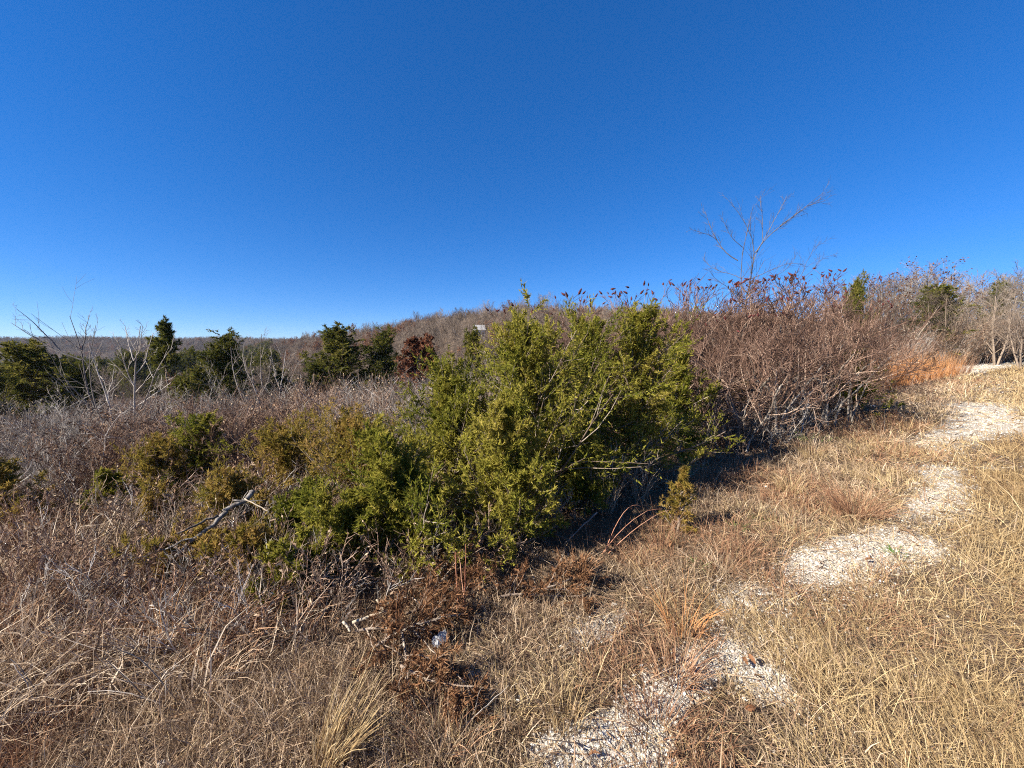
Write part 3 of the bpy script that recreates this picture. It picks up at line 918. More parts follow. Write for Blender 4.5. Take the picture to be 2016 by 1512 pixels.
limb_tree("bare_tree", "slim forked bare tree rising alone above the sumac thicket", "tree", 1466, 11.5, [
    ([(1463, 760), (1463, 640), (1459, 548), (1453, 513), (1462, 487), (1473, 455), (1480, 425), (1484, 402)], 0.0231, 0.0043),
    ([(1463, 640), (1476, 550), (1484, 512), (1487, 498), (1476, 462), (1462, 430), (1448, 415), (1433, 398)], 0.0190, 0.0043),
    ([(1487, 498), (1502, 475), (1535, 445), (1560, 430), (1590, 403), (1622, 380)], 0.0136, 0.0036),
    ([(1502, 475), (1499, 440), (1495, 385)], 0.0088, 0.0036),
    ([(1484, 512), (1498, 480), (1520, 440), (1534, 415), (1548, 385)], 0.0122, 0.0036),
    ([(1535, 445), (1570, 418), (1590, 405), (1625, 396)], 0.0082, 0.0036),
    ([(1453, 513), (1430, 500), (1413, 475), (1400, 450), (1388, 415)], 0.0150, 0.0036),
    ([(1413, 475), (1395, 462), (1360, 453)], 0.0082, 0.0036),
    ([(1462, 487), (1442, 470), (1428, 445), (1422, 425)], 0.0088, 0.0036),
    ([(1476, 550), (1500, 540), (1535, 525), (1550, 518), (1580, 522)], 0.0109, 0.0036),
    ([(1463, 575), (1500, 553), (1530, 545), (1560, 525), (1568, 505)], 0.0095, 0.0036),
    ([(1459, 548), (1440, 540), (1415, 535), (1390, 520), (1383, 505)], 0.0095, 0.0036),
    ([(1463, 590), (1430, 565), (1405, 548), (1395, 530)], 0.0082, 0.0036),
    ([(1463, 600), (1560, 565), (1580, 548), (1585, 520), (1600, 490), (1617, 475)], 0.0095, 0.0036),
    ([(1580, 548), (1597, 535), (1612, 510), (1640, 500)], 0.0061, 0.0029)], 201, 'slim_bark', lv=(10, 5), lr=(.22, .5), twig=.0032, ang=32)

# left-hand bare saplings
def sapling(px, top, Y, seed, label, mat='pale_bark', **kw):
    h = top_h(px, top, Y)
    a = dict(stems=1, lean=.05, lv=(12, 5, 3), ang=40, rad=.0085, twig=.0030, first=.22, up=.10, lr=(.5, .45, .5)); a.update(kw)
    thing("bare_sapling", label, "sapling", at(px, Y), .0, 1, "bare saplings on the left slope", bare_tree(seed, h, mat, **a))
SG = "bare saplings on the left slope"
limb_tree("bare_sapling", "dark bare tree leaning left across the far-left skyline", "sapling", 222, 8.6, [
    ([(226, 935), (221, 843), (194, 818), (171, 793), (165, 740), (161, 692), (149, 664), (134, 622)], .030, .005),
    ([(161, 709), (134, 701), (99, 684), (67, 664), (27, 637)], .018, .004),
    ([(119, 690), (82, 652), (67, 635), (32, 610)], .014, .004),
    ([(161, 692), (168, 660), (168, 640), (175, 622)], .012, .004),
    ([(171, 793), (150, 770), (130, 745), (104, 700)], .014, .004),
    ([(194, 818), (180, 760), (178, 700), (192, 640)], .014, .004)], 212, 'dark_bark', lv=(6, 3), lr=(.28, .5), twig=.0032, group=SG)
limb_tree("bare_sapling", "pale-barked bare sapling with upswept branches right of the leaning tree", "sapling", 260, 8.0, [
    ([(256, 905), (262, 830), (265, 760), (264, 710), (268, 670), (274, 640)], .030, .005),
    ([(262, 830), (290, 780), (308, 730), (330, 690), (342, 680)], .017, .004),
    ([(265, 760), (252, 735), (248, 700), (236, 660)], .013, .004),
    ([(264, 710), (275, 690), (280, 645)], .012, .004),
    ([(264, 710), (256, 680), (250, 640)], .011, .004),
    ([(263, 800), (240, 780), (230, 760)], .010, .004),
    ([(264, 740), (285, 715), (302, 655)], .010, .004)], 211, 'pale_bark', lv=(6, 3), lr=(.26, .5), twig=.0032, group=SG)
limb_tree("bare_sapling", "crooked pale sapling between the leaning tree and the upswept sapling", "sapling", 235, 7.6, [
    ([(232, 920), (222, 850), (220, 805), (210, 790), (205, 750), (186, 722), (172, 672)], .024, .004),
    ([(205, 750), (190, 735), (183, 700)], .012, .004),
    ([(210, 790), (215, 760), (222, 725)], .010, .004),
    ([(220, 805), (240, 812), (258, 818)], .010, .004)], 213, 'pale_bark', lv=(6, 3), lr=(.3, .5), twig=.0032, group=SG)
sapling(160, 800, 6.6, 214, "bent grey sapling with one stem slanting left, lowest of the left saplings", stems=1, lpx=-.5)
sapling(300, 735, 7.5, 219, "thin twiggy sapling just right of the upswept pale sapling")
limb_tree("bare_sapling", "many-stemmed pale bare sapling standing before the dark cedar", "sapling", 522, 9.0, [
    ([(526, 900), (524, 845), (519, 816), (509, 786), (499, 754), (482, 729), (474, 699), (482, 672)], .026, .005),
    ([(524, 845), (498, 838), (482, 798), (469, 768), (460, 739), (455, 684)], .018, .005),
    ([(519, 816), (520, 778), (513, 739), (514, 704), (517, 660)], .018, .005),
    ([(509, 786), (530, 750), (536, 715), (540, 680)], .013, .004),
    ([(499, 754), (494, 720), (497, 690)], .011, .004)], 215, 'pale_bark', lv=(7, 3), lr=(.24, .5), twig=.0038, group=SG)
limb_tree("bare_sapling", "straighter pale sapling on the right of the many-stemmed clump", "sapling", 545, 8.9, [
    ([(545, 900), (545, 835), (546, 791), (549, 759), (556, 729), (559, 690)], .024, .005),
    ([(546, 796), (561, 771), (574, 744), (586, 714)], .015, .004),
    ([(546, 810), (565, 790), (585, 770), (596, 750)], .012, .004),
    ([(549, 759), (540, 735), (538, 705)], .012, .004)], 216, 'pale_bark', lv=(7, 3), lr=(.24, .5), twig=.0038, group=SG)
sapling(480, 705, 10.0, 217, "slender sapling on the left of the many-stemmed clump", stems=1, lpx=-.25, rad=.006)
sapling(945, 700, 9.5, 218, "thin bare sapling behind the left shoulder of the big cedar", 'grey_bark', stems=2)

shrub_kinds = [bare_tree(195 + k, 1.9, ['pale_bark', 'grey_bark', 'dark_bark'][k], stems=4, lean=.30, lv=(8, 5, 3), ang=40, rad=.0075, twig=.0035, first=.15, up=.06) for k in range(3)]
g = np.random.default_rng(77)
for i, (px, Y, top) in enumerate([(-5, 7.5, 790), (40, 9.5, 770), (88, 7.0, 820), (120, 11, 765), (150, 8, 800), (330, 8.5, 790), (365, 11, 770), (420, 9, 800), (455, 12, 770), (600, 10, 805), (650, 13, 775), (705, 9, 810), (760, 12, 780), (815, 10, 790), (870, 12, 755), (905, 9, 765)]):
    h = top_h(px, top, Y)
    thing("bare_shrub", f"bare many-stemmed shrub, {ORD[i]} from the left along the brushy slope", "shrub", at(px, Y), g.uniform(0, 6.28), h / 1.85, "bare shrubs on the brushy slope", shrub_kinds[i % 3])

# ------------------------------------------------------------------ brush on the slope (one tangled mass)
def brush_mesh(seed, h, stems, mat='bramble', spread=.4, leaf=0):
    g = np.random.default_rng(seed)
    a = g.uniform(0, 6.28, stems); q = .35 * np.sqrt(g.uniform(0, 1, stems))
    b = np.stack([q * np.cos(a), q * np.sin(a), np.full(stems, -.05)], -1)
    d = np.stack([np.cos(a) * spread * g.uniform(.1, 1.2, stems), np.sin(a) * spread * g.uniform(.1, 1.2, stems), np.ones(stems)], -1)
    P, R = grow_from(b, d, h * g.uniform(.5, 1.1, stems), np.full(stems, .0055), 6, g, .13, .02, .45)
    q_ = Geo(); q_.tubes(P, R, g, 3, .2, .9)
    A, AR = grow(P, R, 7, .2, 1.0, 38, .45, 4, g, .14, .06, .1, .65, .4, .5, rmin=.003)
    q_.tubes(A, AR, g, 3, .2, .9)
    B, BR = grow(A, AR, 4, .2, 1.0, 38, .5, 3, g, .14, .05, .1, .7, .3, .5, rmin=.0024)
    q_.tubes(B, BR, g, 3, .1, .8)
    if leaf:
        pos, T, _ = sample(B, BR, g.uniform(.2, 1, (len(B), leaf)))
        pos = pos.reshape(-1, 3)
        V, F = kites(pos, g.normal(size=pos.shape) - np.array([0, 0, .4]), .045 * g.uniform(.5, 1.3, len(pos)), .018 * g.uniform(.5, 1.3, len(pos)), g)
        c = Geo(); c.add(V, F, np.repeat(g.uniform(.1, 1, len(pos)), 4))
        return join_parts([("a", q_.mesh("brush", M[mat])), ("b", c.mesh("leaves", M['litter'], False))], "brush")
    return q_.mesh("brush", M[mat])
brush_t = [brush_mesh(230 + k, 1.25, 12, spread=.35 + .1 * (k % 4), mat=mt, leaf=lf) for k, (mt, lf) in enumerate([('bramble', 0), ('bramble', 1), ('bramble_grey', 0), ('bramble_grey', 0), ('bramble_rust', 0), ('bramble_rust', 2)])]
g = np.random.default_rng(33)
N = 13000
uu = g.uniform(-1.45, .35, N); yy_ = 5.5 + 85 * g.uniform(0, 1, N) ** 1.9
xx_ = uu * yy_
s_ = edge_s(xx_, yy_)
dens = np.clip(-.45 + 2.1 * fbm(xx_ * .42, yy_ * .42, 41), .04, 1) * np.interp(yy_, [5, 9, 40, 90], [.4, .9, .75, .9])
keep = (s_ > 2.6) & (g.uniform(0, 1, N) < dens)
xx_, yy_ = xx_[keep], yy_[keep]; n_ = len(xx_)
scatter("bramble_brush", brush_t, np.stack([xx_, yy_, H(xx_, yy_)], -1), np.stack([g.normal(0, .12, n_), g.normal(0, .12, n_), g.uniform(0, 6.28, n_)], -1),
        np.clip(g.lognormal(-.25, .30, n_) * (.55 + .7 * fbm(xx_ * .3, yy_ * .3, 43)), .3, 1.05) * np.interp(yy_, [5, 8, 14, 40, 90], [.95, 1.25, 1.10, 1.05, 1.8]), np.clip(((fbm(xx_ * .3, yy_ * .3, 45) - .32) / .44 * 2.6 + g.normal(0, .45, n_)).astype(int), 0, 2)[np.arange(n_)] * 2 + g.integers(0, 2, n_), "tangled leafless grey-pink brambles filling the slope beyond the cedars", "brush")
# dry weeds with clinging brown leaves between the near cedars
weed_t = [brush_mesh(240 + k, .62, 6, spread=.3 + .15 * k, leaf=1 if k % 2 else 0, mat=['bramble', 'bramble_rust', 'bramble_grey', 'bramble_rust'][k]) for k in range(4)]
N = 1100
uu = g.uniform(-1.45, .3, N); yy_ = np.exp(g.uniform(math.log(2.0), math.log(9), N)); xx_ = uu * yy_
s_ = edge_s(xx_, yy_)
keep = (s_ > .55) & (g.uniform(0, 1, N) < np.clip(-.2 + 1.6 * fbm(xx_ * .8, yy_ * .8, 47), 0, 1))
xx_, yy_ = xx_[keep], yy_[keep]; n_ = len(xx_)
scatter("dry_weeds", weed_t, np.stack([xx_, yy_, H(xx_, yy_)], -1), np.stack([g.normal(0, .25, n_), g.normal(.12, .25, n_), g.uniform(0, 6.28, n_)], -1),
        g.uniform(.55, 1.2, n_) * np.interp(yy_, [2, 4, 9], [.6, 1.0, 1.3]), g.integers(0, 4, n_), "brown dry weeds and stems tangled between the cedars of the left slope", "weeds")
# brush under the right treeline
N = 2200
px_ = g.uniform(1640, 2180, N); Yr = g.uniform(23, 44, N)
xx_ = (px_ - CX) / FPX * Yr
keep = (edge_s(xx_, Yr) > 1.5) | (Yr > 25)
xx_, Yr = xx_[keep], Yr[keep]; n_ = len(xx_)
scatter("treeline_underbrush", brush_t, np.stack([xx_, Yr, H(xx_, Yr)], -1), np.stack([np.zeros(n_), np.zeros(n_), g.uniform(0, 6.28, n_)], -1), g.uniform(1.0, 2.3, n_), g.integers(0, 6, n_),
        "grey underbrush at the foot of the right-hand treeline", "brush")

# ------------------------------------------------------------------ sumac thicket
SUM = [sumac(250 + k, 2.8, heads=5 + k % 4, stems=1 + (k + 1) % 3, dense=1.0 + .25 * (k % 2)) for k in range(7)]
g = np.random.default_rng(44)
front = [(1375, 6.6, 640), (1405, 6.9, 660), (1440, 6.6, 615), (1462, 6.3, 650), (1500, 7.2, 600), (1535, 7.0, 620), (1572, 7.6, 592), (1608, 7.4, 618), (1640, 8.2, 588), (1672, 8.6, 612)]
mid_r = [(1285, 7.0, 590), (1318, 7.6, 582), (1352, 8.0, 588), (1385, 8.3, 576), (1420, 8.6, 580), (1455, 8.8, 572), (1492, 9.0, 578), (1528, 9.2, 566), (1562, 9.6, 572), (1598, 9.9, 562), (1632, 10.4, 575), (1668, 11, 592)]
# scrub filling the shade under the sumac
back_r = [(1300, 9.6, 578), (1345, 10, 574), (1390, 10.3, 570), (1435, 10.6, 572), (1480, 11, 568), (1525, 11.4, 565), (1570, 11.8, 560), (1615, 12.4, 568), (1655, 13.2, 585)]
sky_r = [(1035, 7.0, 612), (1062, 6.6, 598), (1092, 6.8, 582), (1120, 6.4, 575), (1148, 6.9, 562), (1178, 6.5, 572), (1205, 6.8, 565), (1232, 7.2, 558), (1262, 7.6, 566)]
for rows, fmt, grp in [(front, "sumac shrub with pale stems, {} from the left along the thicket's front", "front row of the sumac thicket"),
                       (mid_r, "pink-twigged sumac, {} from the left in the thicket's middle row", "middle row of the sumac thicket"),
                       (back_r, "sumac at the back of the thicket, {} from the left, seed heads on the skyline", "back row of the sumac thicket"),
                       (sky_r, "sumac with dark seed heads above the cedars, {} from the left", "sumac behind the cedars")]:
    for i, (px, Y, top) in enumerate(rows):
        k = int(g.integers(7))
        parts, zt = SUM[k]
        h = top_h(px, top, Y)
        thing("sumac_shrub", fmt.format(ORD[i]), "shrub", at(px, Y), g.uniform(0, 6.28), h / zt * (g.uniform(1.08, 1.20) if rows is front else g.uniform(1.09, 1.17) if rows is not sky_r else g.uniform(.93, 1.04)), grp, parts)

N = 420
px_ = g.uniform(1290, 1740, N); Yr = g.uniform(6.6, 13, N)
xx_ = (px_ - CX) / FPX * Yr
keep = edge_s(xx_, Yr) > .7
xx_, Yr = xx_[keep], Yr[keep]; n_ = len(xx_)
scatter("thicket_underbrush", weed_t, np.stack([xx_, Yr, H(xx_, Yr)], -1), np.stack([g.normal(0, .2, n_), g.normal(0, .2, n_), g.uniform(0, 6.28, n_)], -1), g.uniform(.8, 1.7, n_), g.integers(0, 4, n_),
        "dry weeds and shoots filling the shade under the sumac thicket", "weeds")

# ------------------------------------------------------------------ near cedars
near = [  # px, distance, top row, radius m, yellow, label, limbs, seed
    (1050, 3.95, 636, 1.05, 0, "tallest bushy green cedar in the middle of the picture", 100, 301),
    (1005, 3.05, 800, .62, 0, "front cedar with a pale stem showing, before the tallest cedar", 66, 302),
    (815, 2.95, 870, .62, 0, "leaning cedar at the left front of the clump, above the dead branches", 70, 303),
    (1250, 4.80, 588, .88, 0, "pointed cedar with thin leader at the right of the clump", 92, 304),
    (1135, 4.85, 618, .90, 0, "cedar filling the back of the clump between the two peaks", 70, 305),
    (890, 4.0, 750, 1.0, 0, "broad lower cedar on the left shoulder of the tallest cedar", 72, 306),
    (1335, 5.8, 655, .55, 0, "slender cedar half lost in the left end of the sumac", 44, 307),
    (700, 4.2, 835, .80, 1, "low yellow-green cedar on the slope left of the clump", 60, 308),
    (580, 4.6, 850, .75, 1, "drab olive cedar above the fallen grey log", 50, 309),
    (405, 5.2, 822, .66, 0, "green pointed young cedar on the slope below the many-stemmed sapling", 56, 310),
    (315, 4.8, 875, .60, 1, "yellowed low cedar just left of the pointed young cedar", 46, 311),
    (610, 3.1, 985, .52, 0, "low spreading cedar under the end of the fallen log", 46, 312),
    (500, 2.62, 1090, .42, 1, "small yellowing cedar sprawling in the dead grass", 38, 313),
    (470, 3.6, 960, .55, 1, "straggly cedar beneath the fallen grey log", 40, 314),
    (15, 4.2, 905, .60, 1, "cedar bush cut off by the left edge above the tall grass", 44, 315),
    (225, 4.6, 935, .45, 0, "stunted cedar below the crooked saplings", 34, 316),
    (690, 2.75, 1000, .46, 0, "little cedar at the left foot of the leaning cedar", 42, 317),
    (1445, 8.0, 765, .55, 1, "cedar in the shade among the sumac stems", 40, 318),
    (1680, 9.6, 690, .75, 0, "dark cedar under the right half of the sumac thicket", 44, 319),
    (1400, 7.4, 790, .45, 1, "small drab cedar at the left foot of the sumac", 32, 320),
    (370, 2.75, 1110, .36, 1, "ragged low cedar in the left-hand grass below the log", 30, 321),
    (590, 2.45, 1120, .34, 0, "small bright cedar in the grass left of the pale stick", 30, 322),
    (300, 3.8, 990, .42, 1, "thin olive cedar between the grey log and the stunted cedar", 32, 323),
    (1130, 3.9, 860, .50, 0, "cedar lobe in the gap between the front cedar and the pointed cedar", 44, 324),
]
for px, Y, top, r, yel, lab, limbs, seed in near:
    h = max(top_h(px, top, Y), .35)
    far_ = Y > 5.5
    h *= .87
    parts = cedar_meshes(seed, h, r, limbs=limbs, sub=10 if not far_ else 7, tw=7 if not far_ else 5, sp=(7 if yel else 11) if not far_ else 7, slen=.036 if not far_ else .075, swid=.0104 if not far_ else .019, mat='cedar_yellow' if yel else 'cedar', shape=.55, low=.05, tilt=.0 if seed != 303 else -.18)
    thing("cedar_tree", lab, "tree", at(px, Y), 0, 1, "young cedars on the near slope", parts)
# small ochre cedar by the path
p = gpx(1335, 1048)
h = top_h(1345, 925, p[1])
thing("cedar_seedling", "knee-high ochre cedar seedling standing alone right of the clump", "seedling", p, 0, 1, None,
      cedar_meshes(330, h, .17, limbs=34, sub=6, tw=4, sp=7, slen=.034, swid=.007, mat='cedar_yellow', shape=.8, low=.06))

# ------------------------------------------------------------------ grass, litter and gravel
def zone(x, y):
    s = edge_s(x, y)
    return s
g = np.random.default_rng(55)


def fan(N, u0, u1, y0, y1):
    """random points over the ground ahead, thinning with distance"""
    a = g.uniform(u0, u1, N)
    y = np.exp(g.uniform(math.log(y0), math.log(y1), N))
    return a * (y + .9), y


def clumps(xc, yc, n, rad):
    """n blades round each clump centre -> blade bases, outward directions, clump index"""
    k = np.repeat(np.arange(len(xc)), n)
    a = g.uniform(0, 6.28, len(k)); q = np.sqrt(g.uniform(0, 1, len(k))) * np.repeat(np.broadcast_to(rad, (len(xc),)), n)
    return xc[k] + q * np.cos(a), yc[k] + q * np.sin(a), a, k


def blade_field(name, x, y, az, L, lean, droop, w, tint, mat, label, cat="grass", m=3, wob=.08, z0=-.012):
    n = len(x)
    z = H(x, y)
    P = np.empty((n, m, 3)); P[:, 0] = np.stack([x, y, z + z0], -1)
    hd = np.stack([np.cos(az), np.sin(az), np.zeros(n)], -1)
    d = norm(hd * np.asarray(lean)[:, None] + np.array([0, 0, 1.]))
    for k in range(1, m):
        P[:, k] = P[:, k - 1] + d * (L / (m - 1))[:, None]
        d = norm(d + wob * g.normal(size=d.shape) + np.asarray(droop)[:, None] * (np.array([0, 0, -1.]) + .5 * hd))
        P[:, k, 2] = np.maximum(P[:, k, 2], z + .003 + .02 * g.uniform(0, 1, n))
    sd = norm(np.cross(P[:, 1] - P[:, 0], g.normal(size=(n, 3))))
    ww = np.asarray(w)[:, None] * np.linspace(1, .45, m)[None]
    V = np.stack([P - sd[:, None] * ww[..., None] / 2, P + sd[:, None] * ww[..., None] / 2], 2).reshape(n, m * 2, 3)[:, :m * 2 - 1]
    V[:, -1] = P[:, -1]
    nv = m * 2 - 1
    i = np.arange(n)[:, None] * nv; j = np.arange(m - 2)[None] * 2
    F = np.stack([i + j, i + j + 1, i + j + 3, i + j + 2], -1).reshape(-1, 4)
    F3 = np.concatenate([i + nv - 3, i + nv - 2, i + nv - 1], 1)
    me = make_mesh(name, V.reshape(-1, 3), [F, F3], M[mat], np.repeat(np.clip(tint, 0, 1), nv), False)
    return add_obj(name, me, label=label, category=cat, kind="stuff")


def wfar(x, y, w):
    return w * np.maximum(1.0, np.hypot(x, y) / 3.2)

# short straw over the right foreground and the track
xc, yc = fan(44000, -1.3, 1.75, .75, 30)
s_ = edge_s(xc, yc); gr = gravel(xc, yc)
edge = -.75 + 1.4 * (fbm(xc * .9, yc * .9, 62) - .5)
dens = sstep(.9, -.9, s_ - edge) * np.where(gr > .55, .05, np.clip(1.12 - 1.1 * gr, .05, 1)) * np.clip(-.45 + 2.4 * fbm(xc * 1.5, yc * 1.5, 61), .04, 1)
k_ = g.uniform(0, 1, len(xc)) < dens
xc, yc, gr = xc[k_], yc[k_], gr[k_]
dc = np.hypot(xc, yc)
x, y, a, k = clumps(xc, yc, 11, .05 + .012 * dc)
d_ = dc[k]
gn = np.maximum.reduce([gravel(xc + dx_, yc + dy_) for dx_, dy_ in ((0, .12), (0, .24), (.1, .1), (-.1, .1))])
ch = g.uniform(.55, 1.25, len(xc)) * (.55 + .9 * fbm(xc * .8, yc * .8, 63)) * (1 - .45 * gr) * (1 - .4 * gn)
flow = 6.28 * fbm(xc * .5, yc * .5, 69)
az = np.where(g.uniform(0, 1, len(x)) < .35, flow[k] + g.normal(0, .5, len(x)), a)
L = .145 * ch[k] * g.uniform(.45, 1.3, len(x)) * np.interp(d_, [1.5, 6, 30], [.92, 1.2, 2.0])
long_ = g.uniform(0, 1, len(x)) < .05
L = np.where(long_, L * 1.8, L)
tint = .50 + .9 * (fbm(xc * .7, yc * .7, 64)[k] - .5) + g.normal(0, .2, len(x)) + .12 * long_
blade_field("straw_grass", x, y, az, L, np.abs(g.normal(.85, 1.0, len(x))), np.abs(g.normal(.10, .16, len(x))), wfar(x, y, .0026) * g.uniform(.6, 1.3, len(x)), tint, 'straw',
            "short dry straw-yellow grass over the right foreground and track")
# straw lying flat, thrown every way
x, y = fan(46000, -1.1, 1.75, .8, 25)
s_ = edge_s(x, y); gr = gravel(x, y)
k_ = g.uniform(0, 1, len(x)) < sstep(1.0, -.8, s_) * np.clip(.85 - .35 * gr, .08, 1)
x, y = x[k_], y[k_]
n_ = len(x)
blade_field("fallen_straw", x, y, g.uniform(0, 6.28, n_), .12 * g.uniform(.4, 1.7, n_) * np.interp(np.hypot(x, y), [2, 25], [1, 2.2]), np.abs(g.normal(5, 3, n_)), np.full(n_, .02), wfar(x, y, .0030),
            g.normal(.55, .25, n_), 'straw', "loose pale straws lying flat on the right foreground")

# reddish-brown short grass along the shoulder
xc, yc = fan(30000, -1.0, 1.6, .75, 18)
s_ = edge_s(xc, yc); gr = gravel(xc, yc)
dens = sstep(-2.2, -.4, s_) * sstep(2.4, .8, s_) * np.where(gr > .55, .06, np.clip(1.05 - 1.02 * gr, .03, 1)) * np.clip(-.12 + 1.5 * fbm(xc * 1.8, yc * 1.8, 67), 0, 1)
k_ = g.uniform(0, 1, len(xc)) < dens
xc, yc, s_ = xc[k_], yc[k_], s_[k_]
x, y, a, k = clumps(xc, yc, 12, .045 + .012 * np.hypot(xc, yc))
pk = fbm(xc * 1.3, yc * 1.3, 68)
ch = g.uniform(.5, 1.3, len(xc))
L = .15 * ch[k] * g.uniform(.35, 1.3, len(x)) * np.interp(np.hypot(x, y), [1.5, 6, 18], [.9, 1.25, 2.0])
red = (pk > .53)[k]
for msk, mt, nm, lb in ((red, 'pink_grass', "reddish_short_grass", "short reddish grass along the shoulder below the cedars"), (~red, 'brown_grass', "brown_short_grass", "short grey-brown dead grass along the shoulder below the cedars")):
    q = np.where(msk)[0]
    blade_field(nm, x[q], y[q], a[q], L[q], np.abs(g.normal(.7, .8, len(q))), np.abs(g.normal(.25, .3, len(q))), wfar(x[q], y[q], .0030) * g.uniform(.6, 1.3, len(q)),
                g.normal(.42, .24, len(q)), mt, lb)

# tall tangled grass of the left slope
xc, yc = fan(15500, -1.75, 1.1, .75, 14)
s_ = edge_s(xc, yc)
left = sstep(.5, -1.1, xc)
cl = fbm(xc * 1.25, yc * 1.25, 66)
edge = .05 + .9 * (fbm(xc * .9, yc * .9, 65) - .5)
dens = sstep(.1, .8, s_ - edge) * (.22 + .75 * left) * np.clip(-1.1 + 3.6 * cl, .03, 1)
dens = np.where((xc > 1.5) & (s_ > 1.2), dens * .5, dens)
k_ = g.uniform(0, 1, len(xc)) < dens
xc, yc, left, cl, s_ = xc[k_], yc[k_], left[k_], cl[k_], s_[k_]
x, y, a, k = clumps(xc, yc, 15, .06 + .01 * np.hypot(xc, yc))
flow = -.5 + 2.4 * (fbm(xc * .55, yc * .55, 70) - .3)                # wind-laid mostly to the right
az = np.where(g.uniform(0, 1, len(x)) < .55, flow[k] + g.normal(0, .55, len(x)), a)
ch = g.uniform(.45, 1.25, len(xc)) * (.50 + .5 * left) * np.interp(np.hypot(xc, yc), [1.1, 2.2, 6, 14], [.55, .85, 1.15, 1.5]) * (.6 + .8 * cl)
L = .47 * ch[k] * g.uniform(.3, 1.2, len(x))
pinkc = (fbm(xc * .8, yc * .8, 71) + g.normal(0, .07, len(xc)) > .64)[k]
for msk, mt, nm, lb in ((pinkc, 'pink_grass', "tall_reddish_grass", "tall reddish dead grass in drifts over the left slope"), (~pinkc, 'brown_grass', "tall_dead_grass", "tall tangled grey-brown dead grass over the left slope")):
    q = np.where(msk)[0]
    blade_field(nm, x[q], y[q], az[q], L[q], np.abs(g.normal(.6, .7, len(q))), np.abs(g.normal(.3, .38, len(q))), wfar(x[q], y[q], .0046) * np.where(g.uniform(0, 1, len(q)) < .15, 1.9, 1.0) * g.uniform(.5, 1.3, len(q)),
                g.normal(.54, .30, len(q)), mt, lb, m=4, wob=.2)

# fallen stems and leaf crumbs
x, y = fan(70000, -1.6, 1.6, .8, 20)
s_ = edge_s(x, y)
k_ = g.uniform(0, 1, len(x)) < (sstep(-2.2, .2, s_) * .85 + .15) * (1 - .45 * gravel(x, y))
x, y = x[k_], y[k_]; n_ = len(x)
blade_field("plant_litter", x, y, g.uniform(0, 6.28, n_), .10 * g.lognormal(0, .5, n_) * np.interp(np.hypot(x, y), [2, 20], [1, 2.5]), np.abs(g.normal(4, 3, n_)), np.full(n_, .08), wfar(x, y, .0048) * g.uniform(.5, 1.5, n_),
            g.normal(.45, .28, n_), 'litter', "fallen straw, twigs and leaf crumbs covering the soil", "litter", m=2, wob=.1, z0=.004)


# gravel chips
def chip(seed):
    g2 = np.random.default_rng(seed)
    V = np.array([(1, 0, 0), (-1, 0, 0), (0, 1, 0), (0, -1, 0), (0, 0, 1), (0, 0, -1)], float)
    V = V * g2.uniform(.6, 1.3, (6, 1)) + g2.normal(0, .22, (6, 3))
    V[:, 2] *= .62
    F = np.array([(0, 2, 4), (2, 1, 4), (1, 3, 4), (3, 0, 4), (2, 0, 5), (1, 2, 5), (3, 1, 5), (0, 3, 5)])
    return make_mesh("gravel_chip", V * .008, [F], M['gravel'], np.full(6, .5), False)
chips = [chip(k) for k in range(8)]
PX, PYY = fan(600000, -.6, 1.7, 1.0, 26)
gk = gravel(PX, PYY)
keep = g.uniform(0, 1, len(PX)) < np.clip(gk, .035 * (edge_s(PX, PYY) < .6), 1) ** 1.7
PX, PYY = PX[keep], PYY[keep]; n_ = len(PX)
scatter("gravel_chips", chips, np.stack([PX, PYY, H(PX, PYY) + .001], -1), g.uniform(-3.1, 3.1, (n_, 3)) * np.array([.2, .2, 1]), g.lognormal(0, .38, n_) * np.interp(PYY, [1, 3, 8, 26], [.70, .85, 1.4, 2.6]),
        g.integers(0, 8, n_), "pale limestone gravel showing through the grass", "gravel")

